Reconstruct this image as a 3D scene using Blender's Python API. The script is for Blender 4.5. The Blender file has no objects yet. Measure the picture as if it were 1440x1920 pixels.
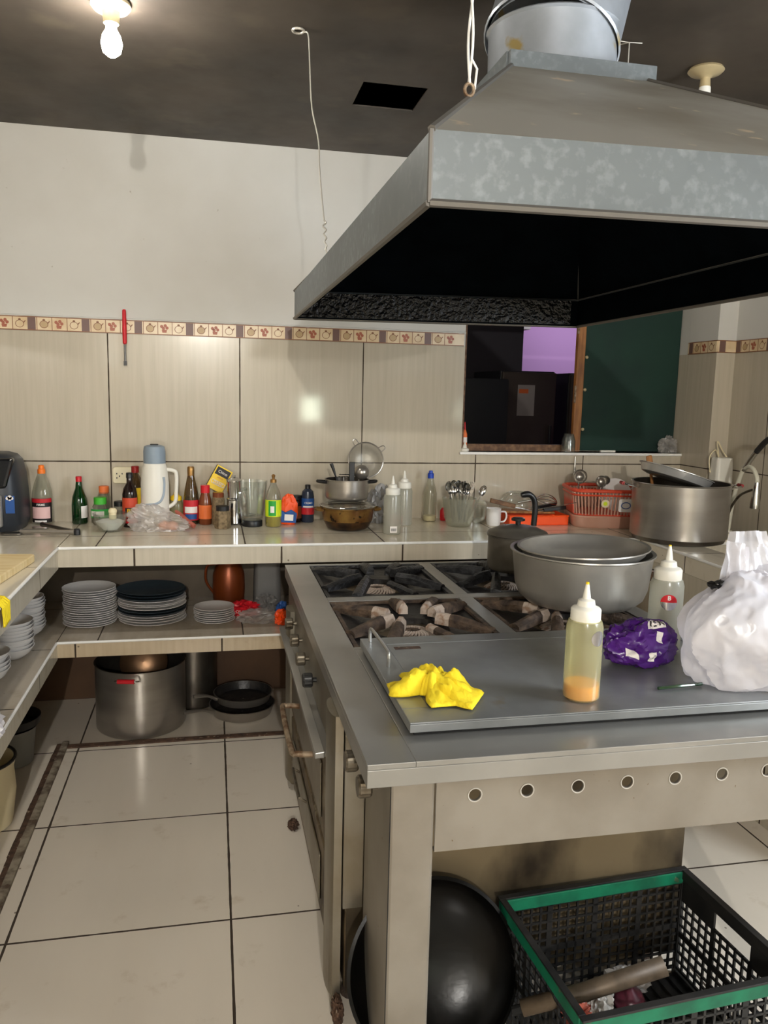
import bpy, bmesh, math, random
from mathutils import Vector, Matrix, Euler, noise
random.seed(7)
C = bpy.context.scene.collection
PI = math.pi
sc = bpy.context.scene

# ------------------------------------------------------------------ camera
cam_d = bpy.data.cameras.new('camera'); cam = bpy.data.objects.new('camera', cam_d); C.objects.link(cam)
RR = [[0.97817696, -0.20644394, 0.02346773], [0.00742903, 0.14762771, 0.98901510], [0.20764066, 0.96725744, -0.14593970]]
cam.matrix_world = Matrix(((RR[0][0], RR[1][0], -RR[2][0], 0), (RR[0][1], RR[1][1], -RR[2][1], 0), (RR[0][2], RR[1][2], -RR[2][2], 1.5), (0, 0, 0, 1)))
cam_d.sensor_fit = 'VERTICAL'; cam_d.sensor_height = 36; cam_d.lens = 36 * 1505 / 1920
cam_d.clip_start = 0.02
sc.camera = cam

# ------------------------------------------------------------------ view / world / light
sc.view_settings.view_transform = 'Standard'; sc.view_settings.look = 'None'
sc.view_settings.gamma = 1; sc.view_settings.use_curve_mapping = False
sc.view_settings.exposure = 0.60
w = bpy.data.worlds.new('world'); sc.world = w; w.use_nodes = True
w.node_tree.nodes['Background'].inputs[0].default_value = (0.80, 0.90, 0.72, 1)
w.node_tree.nodes['Background'].inputs[1].default_value = 14

def light(name, kind, loc, power, col, size=.1, rot=None, sy=None, spread=None):
    l = bpy.data.lights.new(name, kind); o = bpy.data.objects.new(name, l); C.objects.link(o)
    o.location = loc; l.energy = power; l.color = col
    if kind == 'POINT': l.shadow_soft_size = size
    else:
        l.size = size
        if sy: l.shape = 'RECTANGLE'; l.size_y = sy
        if spread: l.spread = spread
    if rot: o.rotation_euler = rot
    return o
LAMP = (-0.285, 2.67, 2.47)
light('ceiling_bulb_light', 'POINT', LAMP, 112, (1.0, .965, .90), .035)
light('rear_bulb_light', 'POINT', (-.12, -3.4, 2.49), 275, (1.0, .97, .92), .035)
light('side_cool_fill', 'AREA', (2.585, .55, 1.72), 55, (.84, .92, 1.0), .85, (0, PI/2, 0), 1.0)  # added cool fill from the right; the wall has no window here
light('next_room_light', 'POINT', (3.6, 6.9, 2.3), 15, (.93, .90, 1.0), .1)

light('fridge_front_fill', 'POINT', (1.1, 4.6, 2.4), 5, (1.0, .93, .85), .08)  # added lamp, only to brighten the refrigerator fronts in the next room

# ------------------------------------------------------------------ materials
def lin(c):
    return tuple(((v/255)/12.92 if v/255 <= .04045 else ((v/255+.055)/1.055)**2.4) for v in c) + (1,)
MATS = {}
def mat(name, col, rough=.5, metal=0, col2=None, scale=6, lo=.4, hi=.65, bump=0, bscale=60, trans=0, alpha=1, stretch=None,
        emit=None, ior=1.45, coat=0, col3=None, scale3=20, lo3=.6, hi3=.7, aniso=0, sss=0, rvar=0):
    m = bpy.data.materials.new(name); m.use_nodes = True; nt = m.node_tree; b = nt.nodes['Principled BSDF']
    N = nt.nodes.new; L = nt.links.new
    b.inputs['Base Color'].default_value = lin(col); b.inputs['Roughness'].default_value = rough
    b.inputs['Metallic'].default_value = metal; b.inputs['Transmission Weight'].default_value = trans
    b.inputs['Alpha'].default_value = alpha; b.inputs['IOR'].default_value = ior
    b.inputs['Coat Weight'].default_value = coat
    if sss:
        b.inputs['Subsurface Weight'].default_value = sss; b.inputs['Subsurface Scale'].default_value = .02
    tc = N('ShaderNodeTexCoord'); src = tc.outputs['Object']
    if stretch:
        mp = N('ShaderNodeMapping'); mp.inputs['Scale'].default_value = stretch; L(src, mp.inputs[0]); src = mp.outputs[0]
    out = None
    def layer(prev, c1, c2, s, l, h):
        n = N('ShaderNodeTexNoise'); n.inputs['Scale'].default_value = s; n.inputs['Detail'].default_value = 6; L(src, n.inputs[0])
        r = N('ShaderNodeMapRange'); r.inputs[1].default_value = l; r.inputs[2].default_value = h; L(n.outputs[0], r.inputs[0])
        x = N('ShaderNodeMix'); x.data_type = 'RGBA'
        if prev is None: x.inputs[6].default_value = c1
        else: L(prev, x.inputs[6])
        x.inputs[7].default_value = c2; L(r.outputs[0], x.inputs[0]); return x.outputs[2]
    if col2: out = layer(None, lin(col), lin(col2), scale, lo, hi)
    if col3: out = layer(out, lin(col), lin(col3), scale3, lo3, hi3)
    if out: L(out, b.inputs['Base Color'])
    if bump:
        n = N('ShaderNodeTexNoise'); n.inputs['Scale'].default_value = bscale; n.inputs['Detail'].default_value = 4; L(src, n.inputs[0])
        bp = N('ShaderNodeBump'); bp.inputs['Strength'].default_value = bump; bp.inputs['Distance'].default_value = .01
        L(n.outputs[0], bp.inputs['Height']); L(bp.outputs[0], b.inputs['Normal'])
    if rvar:
        n = N('ShaderNodeTexNoise'); n.inputs['Scale'].default_value = 9; n.inputs['Detail'].default_value = 5; L(src, n.inputs[0])
        r = N('ShaderNodeMapRange'); r.inputs[3].default_value = max(0, rough-rvar); r.inputs[4].default_value = rough+rvar; L(n.outputs[0], r.inputs[0])
        L(r.outputs[0], b.inputs['Roughness'])
    if emit:
        b.inputs['Emission Color'].default_value = lin(emit[0]); b.inputs['Emission Strength'].default_value = emit[1]
    MATS[name] = m; return m

def tilemat(name, col, joints, w=.004, rough=.22, grout=(62, 50, 38), streak=(1, 1, 1), dirt=None, var=8, dirt_lo=.6, dirt_hi=.75):
    """glazed tile; joints: list of (axis, offset, spacing or None) in metres of the room"""
    m = bpy.data.materials.new(name); m.use_nodes = True; nt = m.node_tree; b = nt.nodes['Principled BSDF']
    N = nt.nodes.new; L = nt.links.new
    g = N('ShaderNodeNewGeometry'); sp = N('ShaderNodeSeparateXYZ'); L(g.outputs['Position'], sp.inputs[0])
    wob = N('ShaderNodeTexNoise'); wob.inputs['Scale'].default_value = 14; L(g.outputs['Position'], wob.inputs[0])
    def mth(op, a, bv=None, c=None):
        n = N('ShaderNodeMath'); n.operation = op
        for i, v in enumerate((a, bv, c)):
            if v is None: continue
            if isinstance(v, (int, float)): n.inputs[i].default_value = v
            else: L(v, n.inputs[i])
        return n.outputs[0]
    wv = mth('MULTIPLY_ADD', wob.outputs[0], w*.5, w*.25)
    tot = None
    for ax, off, s in joints:
        p = sp.outputs['XYZ'.index(ax)]
        if s:
            d = mth('SUBTRACT', p, off); d = mth('DIVIDE', d, s); r = mth('ROUND', d); d = mth('SUBTRACT', d, r); d = mth('ABSOLUTE', d); d = mth('MULTIPLY', d, s)
        else:
            d = mth('SUBTRACT', p, off); d = mth('ABSOLUTE', d)
        k = mth('LESS_THAN', d, wv)
        tot = k if tot is None else mth('MAXIMUM', tot, k)
    mp = N('ShaderNodeMapping'); mp.inputs['Scale'].default_value = streak; L(g.outputs['Position'], mp.inputs[0])
    n1 = N('ShaderNodeTexNoise'); n1.inputs['Scale'].default_value = 5; n1.inputs['Detail'].default_value = 5; L(mp.outputs[0], n1.inputs[0])
    mr = N('ShaderNodeMapRange'); mr.inputs[1].default_value = .3; mr.inputs[2].default_value = .7; L(n1.outputs[0], mr.inputs[0])
    x = N('ShaderNodeMix'); x.data_type = 'RGBA'; x.inputs[6].default_value = lin([c-var for c in col]); x.inputs[7].default_value = lin([min(255, c+var*.7) for c in col]); L(mr.outputs[0], x.inputs[0])
    cur = x.outputs[2]
    if dirt:
        n2 = N('ShaderNodeTexNoise'); n2.inputs['Scale'].default_value = 7; n2.inputs['Detail'].default_value = 8; n2.inputs['Roughness'].default_value = .65; L(g.outputs['Position'], n2.inputs[0])
        m2 = N('ShaderNodeMapRange'); m2.inputs[1].default_value = dirt_lo; m2.inputs[2].default_value = dirt_hi; m2.inputs[4].default_value = .6; L(n2.outputs[0], m2.inputs[0])
        y = N('ShaderNodeMix'); y.data_type = 'RGBA'; L(cur, y.inputs[6]); y.inputs[7].default_value = lin(dirt); L(m2.outputs[0], y.inputs[0]); cur = y.outputs[2]
        v = N('ShaderNodeTexVoronoi'); v.inputs['Scale'].default_value = 9; L(g.outputs['Position'], v.inputs[0])
        k2 = mth('LESS_THAN', v.outputs['Distance'], .035)
        n3 = N('ShaderNodeMix'); n3.data_type = 'RGBA'; L(cur, n3.inputs[6]); n3.inputs[7].default_value = lin((90, 75, 60)); 
        k3 = mth('MULTIPLY', k2, .7); L(k3, n3.inputs[0]); cur = n3.outputs[2]
    z = N('ShaderNodeMix'); z.data_type = 'RGBA'; L(cur, z.inputs[6]); z.inputs[7].default_value = lin(grout); L(tot, z.inputs[0])
    L(z.outputs[2], b.inputs['Base Color'])
    rr = mth('MULTIPLY_ADD', tot, .9-rough, rough); L(rr, b.inputs['Roughness'])
    bp = N('ShaderNodeBump'); bp.inputs['Strength'].default_value = .5; bp.inputs['Distance'].default_value = .002
    inv = mth('MULTIPLY_ADD', tot, -1, 1); L(inv, bp.inputs['Height']); L(bp.outputs[0], b.inputs['Normal'])
    return m

def filmmat(name, col, fac=.5, rough=.35, gloss=.12, crease=0):
    """thin plastic film: part see-through, part milky"""
    m = bpy.data.materials.new(name); m.use_nodes = True; nt = m.node_tree; N = nt.nodes.new; L = nt.links.new
    nt.nodes.remove(nt.nodes['Principled BSDF']); out = nt.nodes['Material Output']
    t = N('ShaderNodeBsdfTransparent'); d = N('ShaderNodeBsdfDiffuse'); d.inputs[0].default_value = lin(col)
    tl = N('ShaderNodeBsdfTranslucent'); tl.inputs[0].default_value = lin(col)
    g = N('ShaderNodeBsdfGlossy'); g.inputs['Roughness'].default_value = rough
    a = N('ShaderNodeMixShader'); a.inputs[0].default_value = .45; L(d.outputs[0], a.inputs[1]); L(tl.outputs[0], a.inputs[2])
    b = N('ShaderNodeMixShader'); b.inputs[0].default_value = fac; L(t.outputs[0], b.inputs[1]); L(a.outputs[0], b.inputs[2])
    c = N('ShaderNodeMixShader'); c.inputs[0].default_value = gloss; L(b.outputs[0], c.inputs[1]); L(g.outputs[0], c.inputs[2])
    L(c.outputs[0], out.inputs[0])
    if crease:
        tc = N('ShaderNodeTexCoord'); n = N('ShaderNodeTexNoise'); n.inputs['Scale'].default_value = crease; n.inputs['Detail'].default_value = 5; L(tc.outputs['Object'], n.inputs[0])
        bp = N('ShaderNodeBump'); bp.inputs['Strength'].default_value = .6; bp.inputs['Distance'].default_value = .008; L(n.outputs[0], bp.inputs['Height'])
        for q in (d, g): L(bp.outputs[0], q.inputs['Normal'])
    MATS[name] = m; return m

def glassmat(name, tint, milk=.0, milkcol=(220, 220, 214), gloss=1.0, rough=.04):
    m = bpy.data.materials.new(name); m.use_nodes = True; nt = m.node_tree; N = nt.nodes.new; L = nt.links.new
    nt.nodes.remove(nt.nodes['Principled BSDF']); out = nt.nodes['Material Output']
    t = N('ShaderNodeBsdfTransparent'); t.inputs[0].default_value = lin(tint)
    d = N('ShaderNodeBsdfDiffuse'); d.inputs[0].default_value = lin(milkcol); tl = N('ShaderNodeBsdfTranslucent'); tl.inputs[0].default_value = lin(milkcol)
    e = N('ShaderNodeMixShader'); e.inputs[0].default_value = .5; L(d.outputs[0], e.inputs[1]); L(tl.outputs[0], e.inputs[2])
    a = N('ShaderNodeMixShader'); a.inputs[0].default_value = milk; L(t.outputs[0], a.inputs[1]); L(e.outputs[0], a.inputs[2])
    g = N('ShaderNodeBsdfGlossy'); g.inputs['Roughness'].default_value = rough
    f = N('ShaderNodeLayerWeight'); f.inputs[0].default_value = .35
    k = N('ShaderNodeMath'); k.operation = 'MULTIPLY_ADD'; k.inputs[1].default_value = .55*gloss; k.inputs[2].default_value = .03; L(f.outputs['Facing'], k.inputs[0])
    c = N('ShaderNodeMixShader'); L(k.outputs[0], c.inputs[0]); L(a.outputs[0], c.inputs[1]); L(g.outputs[0], c.inputs[2]); L(c.outputs[0], out.inputs[0])
    MATS[name] = m

M = MATS
glassmat('glass', (248, 250, 248), .06)
glassmat('bottle_clear', (244, 245, 238), .12)
glassmat('squeeze', (238, 238, 230), .52, (226, 226, 214), .5, .2)
glassmat('squeeze_y', (240, 238, 212), .34, (230, 226, 186), .5, .2)
glassmat('frosted', (244, 244, 236), .2, (226, 226, 214), .6, .15)
glassmat('amber', (186, 164, 122), .25, (150, 126, 84), .8)
glassmat('bottle_green', (40, 150, 60), .45, (16, 92, 36), .9)
TILE = (190, 180, 161)
M['wall_tile'] = tilemat('wall_tile', TILE, [('X', .127, .597), ('Z', 1.155, None)], .0055, .07, streak=(12, 12, .6), var=5)
M['wall_tile_side'] = tilemat('wall_tile_side', TILE, [('Y', 3.40, .597), ('Z', 1.155, None)], .0055, .07, streak=(12, 12, .6), var=5)
M['floor_tile'] = tilemat('floor_tile', (224, 214, 198), [('X', .04, .6), ('Y', 2.742, .6)], .007, .16, streak=(1, .15, 1), dirt=(190, 172, 146), var=4)
M['top_tile'] = tilemat('top_tile', (214, 204, 182), [('X', .127, .587), ('Y', 3.535, 8)], .006, .14, streak=(8, 1, 1), dirt=(195, 178, 150), var=5)
M['left_tile'] = tilemat('left_tile', (216, 206, 186), [('Y', 3.535, .6)], .006, .14, streak=(8, 1, 1), dirt=(195, 178, 150), var=5)
M['fascia_tile'] = tilemat('fascia_tile', TILE, [('X', -.312, None), ('X', .275, None), ('X', .792, None), ('X', 1.87, None)], .007, .2, streak=(12, 12, .6), dirt=(165, 140, 105), var=6, dirt_lo=.62, dirt_hi=.8)
M['fascia_tile_low'] = tilemat('fascia_tile_low', (186, 168, 140), [('X', -.547, None), ('X', .03, None)], .007, .22, streak=(12, 12, .6), dirt=(150, 120, 85), var=6, dirt_lo=.6, dirt_hi=.8)
M['side_tile'] = tilemat('side_tile', (196, 186, 166), [('Y', 2.35, .6)], .007, .22, streak=(12, 12, .6), dirt=(155, 135, 105), var=6)
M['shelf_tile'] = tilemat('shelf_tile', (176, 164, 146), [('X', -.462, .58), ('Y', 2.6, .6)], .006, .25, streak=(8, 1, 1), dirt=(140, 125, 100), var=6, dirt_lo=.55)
mat('plaster', (212, 210, 204), .85, col2=(202, 199, 191), scale=1.6, bump=.12, bscale=7, col3=(170, 162, 150), scale3=26, lo3=.74, hi3=.78)
mat('ceiling_soot', (82, 73, 64), .55, col2=(58, 51, 45), scale=2.2, bump=.08, bscale=6, col3=(98, 88, 74), scale3=5, lo3=.6, hi3=.85, rvar=.12)
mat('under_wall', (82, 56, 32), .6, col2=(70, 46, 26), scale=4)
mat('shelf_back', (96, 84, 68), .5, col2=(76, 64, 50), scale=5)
mat('bead', (236, 234, 228), .3)
mat('grime', (92, 68, 52), .8, col2=(58, 42, 32), scale=30, col3=(150, 130, 110), scale3=45, lo3=.62, hi3=.7, bump=.4)
mat('cement', (150, 140, 122), .85, col2=(84, 68, 54), scale=24)
mat('dark_wall', (54, 51, 56), .85)
mat('purple', (214, 170, 226), .8)
mat('charcoal', (38, 40, 44), .35)
mat('fridge_door', (84, 77, 68), .42, .2, col2=(76, 69, 61), scale=3)
mat('paper', (176, 172, 166), .7)
mat('wood', (168, 112, 58), .5, col2=(128, 80, 38), scale=6, stretch=(8, 8, 1))
mat('wood_dark', (96, 66, 44), .6, col2=(130, 96, 66), scale=40, bump=.3)
mat('green_board', (20, 52, 42), .75, col2=(17, 43, 37), scale=3, bump=.1, bscale=200)
mat('stainless', (160, 158, 153), .32, .62, col2=(146, 144, 139), scale=3, stretch=(1, 1, 1), rvar=.08, bump=.03, bscale=8)
mat('stainless_dull', (152, 147, 136), .42, .9, col2=(128, 118, 100), scale=4, rvar=.1, col3=(104, 88, 66), scale3=7, lo3=.62, hi3=.85)
mat('ring_m', (188, 182, 172), .5)
mat('griddle_steel', (142, 144, 144), .36, .5, col2=(118, 120, 119), scale=5, rvar=.12, col3=(120, 104, 78), scale3=9, lo3=.66, hi3=.8, bump=.03, bscale=14)
mat('pan_side', (146, 139, 128), .5, .5, col2=(132, 124, 112), scale=5, col3=(110, 90, 66), scale3=60, lo3=.72, hi3=.75)
mat('grimy_steel', (120, 104, 80), .5, .7, col2=(66, 54, 40), scale=9, rvar=.1, col3=(150, 140, 118), scale3=16, lo3=.6, hi3=.7)
mat('sooty_panel', (122, 108, 84), .45, .4, col2=(46, 38, 28), scale=3.2, lo=.42, hi=.6, stretch=(1, 1, .6), bump=.05)
mat('rust', (110, 82, 58), .6, .5, col2=(168, 150, 126), scale=40)
mat('galv', (108, 114, 116), .45, .3, col2=(124, 130, 132), scale=58, lo=.50, hi=.66, col3=(98, 103, 105), scale3=5, lo3=.45, hi3=.7)
mat('galv_top', (150, 147, 138), .6, .15, col2=(126, 120, 108), scale=3, col3=(190, 172, 146), scale3=13, lo3=.64, hi3=.72)
mat('galv_edge', (104, 100, 94), .5, .4)
mat('duct_metal', (184, 190, 198), .3, .3, col2=(164, 170, 176), scale=8, col3=(170, 150, 98), scale3=7, lo3=.63, hi3=.68)
mat('hood_in', (9, 14, 18), .9, col2=(6, 9, 12), scale=9, bump=.2, bscale=70, ior=1.08)
mat('hood_tar', (8, 8, 9), .25, bump=1, bscale=60)
mat('cast_iron', (30, 30, 31), .42, .3, col2=(52, 52, 54), scale=30, bump=.5, bscale=80)
mat('iron_rust', (58, 46, 38), .7, .1, col2=(96, 78, 62), scale=28, bump=.5, bscale=90)
mat('ash', (176, 160, 146), .85, col2=(140, 112, 92), scale=34, lo=.5, hi=.62, bump=.4, bscale=90)
mat('stove_black', (34, 33, 34), .38, .2, col2=(58, 54, 50), scale=16, bump=.2, bscale=50)
mat('void', (8, 8, 8), .8)
mat('bright_steel', (200, 198, 194), .25, .55)
mat('chrome', (205, 205, 205), .12, 1)
mat('steel_pot', (168, 162, 154), .28, .8, col2=(154, 148, 139), scale=2.5, stretch=(1, 1, 6))
mat('steel_dark', (112, 106, 98), .36, .9, col2=(90, 84, 76), scale=8, rvar=.1)
mat('alu', (168, 163, 154), .38, .6, col2=(150, 145, 136), scale=5, rvar=.1)
mat('alu_dark', (112, 106, 96), .38, .6, col2=(78, 72, 62), scale=7)
mat('burnt_pot', (150, 116, 60), .3, .6, col2=(92, 56, 26), scale=9, col3=(36, 26, 18), scale3=24, lo3=.56, hi3=.62)
mat('burnt_dark', (42, 30, 22), .35, .5, col2=(84, 56, 30), scale=22)
mat('warm_steel', (120, 92, 68), .35, .8)
mat('copper_jug', (132, 64, 28), .34, .4, col2=(112, 50, 18), scale=5)
mat('bakelite', (24, 23, 23), .35)
mat('wok_black', (7, 7, 6), .24, 0, col2=(14, 12, 10), scale=14, bump=.06, bscale=30, ior=1.25)
mat('china', (232, 228, 224), .22)
mat('china_rim', (205, 200, 196), .3)
mat('dark_plate', (52, 64, 72), .3)
mat('red', (206, 28, 40), .4)
mat('red_dark', (150, 30, 30), .35)
mat('orange', (245, 84, 22), .45)
mat('orange_cap', (250, 128, 40), .4)
mat('orange_rack', (214, 78, 50), .4, col2=(202, 68, 44), scale=4)
mat('rack_clear', (196, 152, 132), .35, col2=(188, 138, 116), scale=8)
mat('yellow', (244, 218, 44), .85, col2=(232, 200, 24), scale=12, bump=.3, bscale=120, col3=(120, 104, 30), scale3=50, lo3=.74, hi3=.78)
mat('yellow_p', (248, 206, 40), .4)
mat('green_cap', (70, 176, 52), .4)
mat('blue_cap', (30, 66, 170), .4)
mat('white_p', (232, 228, 216), .4)
mat('tub_grey', (128, 126, 120), .5)
mat('cream_p', (228, 214, 176), .5)
mat('black_p', (26, 26, 28), .4)
mat('fryer', (44, 48, 54), .42)
mat('fryer_gloss', (18, 19, 22), .12)
mat('gray_lid', (136, 150, 162), .45)
mat('grey_trim', (160, 172, 184), .45)
mat('silver_p', (176, 172, 166), .35, .5)
mat('gold', (170, 130, 78), .35, .8)
mat('label_white', (236, 230, 224), .5)
mat('label_red', (196, 34, 44), .5)
mat('label_black', (34, 28, 28), .5)
mat('label_orange', (238, 120, 60), .5)
mat('label_brick', (196, 68, 40), .5)
mat('label_blue', (34, 82, 150), .5)
mat('label_lime', (206, 226, 30), .5)
mat('label_green', (40, 160, 60), .5)
mat('label_pink', (232, 190, 186), .5)
mat('label_yellow', (244, 206, 50), .5)
mat('foil', (190, 190, 196), .2, .9)
mat('mustard', (255, 172, 0), .4)
mat('oil', (206, 188, 60), .1, trans=.5, ior=1.3)
mat('soy', (30, 16, 12), .12)
mat('sauce_brown', (120, 62, 34), .2)
mat('salt', (238, 236, 232), .9)
mat('spice', (138, 118, 88), .8, col2=(100, 84, 60), scale=60)
mat('ink_blue', (44, 52, 70), .25)
mat('board_wood', (228, 206, 158), .6, col2=(214, 186, 130), scale=5, stretch=(1, 8, 1))
mat('board_edge', (160, 122, 78), .7)
mat('egg', (222, 160, 130), .5)
mat('chorizo', (170, 90, 74), .4)
mat('purple_bag', (78, 32, 122), .26, col2=(62, 22, 100), scale=8, bump=.25, bscale=16)
mat('onion', (84, 28, 44), .35)
mat('crate_black', (22, 22, 22), .5, col2=(40, 38, 36), scale=12)
mat('crate_green', (10, 108, 76), .5, col2=(8, 84, 60), scale=14, col3=(100, 90, 70), scale3=30, lo3=.68, hi3=.76)
mat('bamboo', (96, 82, 66), .5, .3, col2=(62, 50, 38), scale=18)
mat('brass', (196, 178, 138), .4, .2)
mat('lamp_cfl', (240, 238, 230), .4)
mat('lamp_lit', (255, 250, 240), .4, emit=((255, 246, 228), 40))
mat('wire_m', (214, 210, 200), .4, .3)
mat('cable', (40, 38, 38), .5)
mat('socket', (234, 224, 190), .4)
mat('mop_metal', (150, 150, 150), .3, 1)
mat('knob_dark', (60, 60, 60), .4, .6)
mat('knob_steel', (120, 112, 98), .4, .8, col2=(80, 70, 56), scale=30)
mat('fitting_cream', (220, 216, 196), .4)
mat('foliage', (120, 160, 70), .9, emit=((190, 225, 120), 2.2))
mat('border_cream', (226, 204, 168), .3, col2=(212, 184, 142), scale=14)
mat('border_brown', (112, 84, 76), .4)
mat('border_line', (140, 92, 62), .4)
mat('border_rose', (170, 96, 70), .4)
mat('border_tan', (190, 160, 118), .4)
filmmat('film_clear', (226, 220, 214), .34, .3, .07, 14)
filmmat('film_white', (240, 237, 240), .78, .3, .06, 13)
filmmat('film_grey', (170, 168, 166), .6, .35, .06, 12)

# ------------------------------------------------------------------ helpers
def obj(name, bm, m, parent=None, smooth=False, bevel=0, seg=2):
    if isinstance(m, str): m = [m]
    elif m is None: m = []
    me = bpy.data.meshes.new(name); 
    bmesh.ops.recalc_face_normals(bm, faces=bm.faces)
    bm.to_mesh(me); bm.free()
    for k in m: me.materials.append(M[k])
    o = bpy.data.objects.new(name, me); C.objects.link(o)
    if parent: o.parent = parent
    if smooth:
        for p in me.polygons: p.use_smooth = True
        me.set_sharp_from_angle(angle=math.radians(38))
    if bevel:
        b = o.modifiers.new('bevel', 'BEVEL'); b.width = bevel; b.segments = seg; b.limit_method = 'ANGLE'; b.angle_limit = math.radians(40)
        b.harden_normals = False
    return o
def tag(o, label=None, cat=None, group=None, kind=None):
    if label: o['label'] = label
    if cat: o['category'] = cat
    if group: o['group'] = group
    if kind: o['kind'] = kind
    return o
def thing(name, label, cat, loc=(0, 0, 0), rz=0, group=None):
    o = bpy.data.objects.new(name, None); C.objects.link(o); o.empty_display_size = .05
    o.location = loc; o.rotation_euler = (0, 0, rz); return tag(o, label, cat, group)
def copy_tree(o, parent=None, link=True):
    c = o.copy(); C.objects.link(c)
    if parent: c.parent = parent
    for ch in [k for k in bpy.data.objects if k.parent == o]: copy_tree(ch, c)
    return c
def box(bm, x0, x1, y0, y1, z0, z1, mi=0):
    v = [bm.verts.new((x, y, z)) for x in (x0, x1) for y in (y0, y1) for z in (z0, z1)]
    for f in ((0, 1, 3, 2), (4, 6, 7, 5), (0, 4, 5, 1), (2, 3, 7, 6), (0, 2, 6, 4), (1, 5, 7, 3)):
        bm.faces.new([v[i] for i in f]).material_index = mi
    return v
def B(*a):
    bm = bmesh.new()
    for t in a: box(bm, *t)
    return bm
def hexa(bm, low, up, mi=0):
    """low / up: 4 points each, same order"""
    a = [bm.verts.new(p) for p in low]; b = [bm.verts.new(p) for p in up]
    bm.faces.new(a[::-1]).material_index = mi; bm.faces.new(b).material_index = mi
    for i in range(4):
        j = (i+1) % 4; bm.faces.new((a[i], a[j], b[j], b[i])).material_index = mi
def lathe(bm, prof, n=32, cx=0, cy=0, mi=0, cap0=True, cap1=False, mis=None, flute=0, sq=None):
    rings = []
    for k, (r, z) in enumerate(prof):
        ring = []
        for i in range(n):
            a = 2*PI*i/n
            rr = r
            if flute and k % 1 == 0: rr = r*(1+flute*math.cos(a*n/4))
            if sq:
                c, s = abs(math.cos(a)), abs(math.sin(a)); rr = r/((c**sq+s**sq)**(1/sq))
            ring.append(bm.verts.new((cx+rr*math.cos(a), cy+rr*math.sin(a), z)))
        rings.append(ring)
    for k in range(len(rings)-1):
        for i in range(n):
            j = (i+1) % n
            f = bm.faces.new((rings[k][i], rings[k][j], rings[k+1][j], rings[k+1][i])); f.material_index = mis[k] if mis else mi
    if cap0: bm.faces.new(rings[0][::-1]).material_index = mis[0] if mis else mi
    if cap1: bm.faces.new(rings[-1]).material_index = mis[-1] if mis else mi
    return rings
def LA(prof, n=32, **k):
    bm = bmesh.new(); lathe(bm, prof, n, **k); return bm
def tube(bm, pts, r, n=10, mi=0, caps=True, closed=False):
    P = [Vector(p) for p in pts]; L = len(P)
    rs = r if isinstance(r, (list, tuple)) else [r]*L
    rings = []; up = None
    for i, p in enumerate(P):
        if closed: t = (P[(i+1) % L]-P[i-1]).normalized()
        elif i == 0: t = (P[1]-P[0]).normalized()
        elif i == L-1: t = (P[-1]-P[-2]).normalized()
        else: t = (P[i+1]-P[i-1]).normalized()
        if up is None: up = t.orthogonal().normalized()
        else: up = (up - t*up.dot(t)); up = up.normalized() if up.length > 1e-6 else t.orthogonal().normalized()
        s = t.cross(up)
        rings.append([bm.verts.new(p+rs[i]*(math.cos(2*PI*k/n)*up+math.sin(2*PI*k/n)*s)) for k in range(n)])
    for i in range(L-1 if not closed else L):
        a, b = rings[i], rings[(i+1) % L]
        for k in range(n):
            bm.faces.new((a[k], a[(k+1) % n], b[(k+1) % n], b[k])).material_index = mi
    if caps and not closed:
        bm.faces.new(rings[0][::-1]).material_index = mi; bm.faces.new(rings[-1]).material_index = mi
def TU(pts, r, n=10, **k):
    bm = bmesh.new(); tube(bm, pts, r, n, **k); return bm
def circ(cx, cy, z, r, n=24, a0=0, a1=2*PI, sq=1):
    m = n if abs(a1-a0-2*PI) < 1e-6 else n+1
    return [(cx+r*math.cos(a0+(a1-a0)*i/n), cy+r*sq*math.sin(a0+(a1-a0)*i/n), z) for i in range(m)]
def smooth_pts(pts, k=6):
    P = [Vector(p) for p in pts]; out = []
    for i in range(len(P)-1):
        p0 = P[max(i-1, 0)]; p1 = P[i]; p2 = P[i+1]; p3 = P[min(i+2, len(P)-1)]
        for j in range(k):
            t = j/k
            out.append(.5*((2*p1)+(-p0+p2)*t+(2*p0-5*p1+4*p2-p3)*t*t+(-p0+3*p1-3*p2+p3)*t**3))
    out.append(P[-1]); return out
def xf(bm, m):
    bmesh.ops.transform(bm, matrix=m, verts=bm.verts); return bm
def rounded(bm, w, d, z0, z1, r, n=5, cx=0, cy=0, taper=1, mi=0):
    """rounded-corner prism"""
    def ring(s, z):
        out = []
        for q, (sx, sy) in enumerate(((1, 1), (-1, 1), (-1, -1), (1, -1))):
            for i in range(n+1):
                a = q*PI/2+i/n*PI/2
                out.append(bm.verts.new((cx+s*(sx*(w/2-r)+r*math.cos(a)), cy+s*(sy*(d/2-r)+r*math.sin(a)), z)))
        return out
    a = ring(1, z0); b = ring(taper, z1)
    bm.faces.new(a[::-1]).material_index = mi; bm.faces.new(b).material_index = mi
    for i in range(len(a)):
        j = (i+1) % len(a); bm.faces.new((a[i], a[j], b[j], b[i])).material_index = mi
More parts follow.
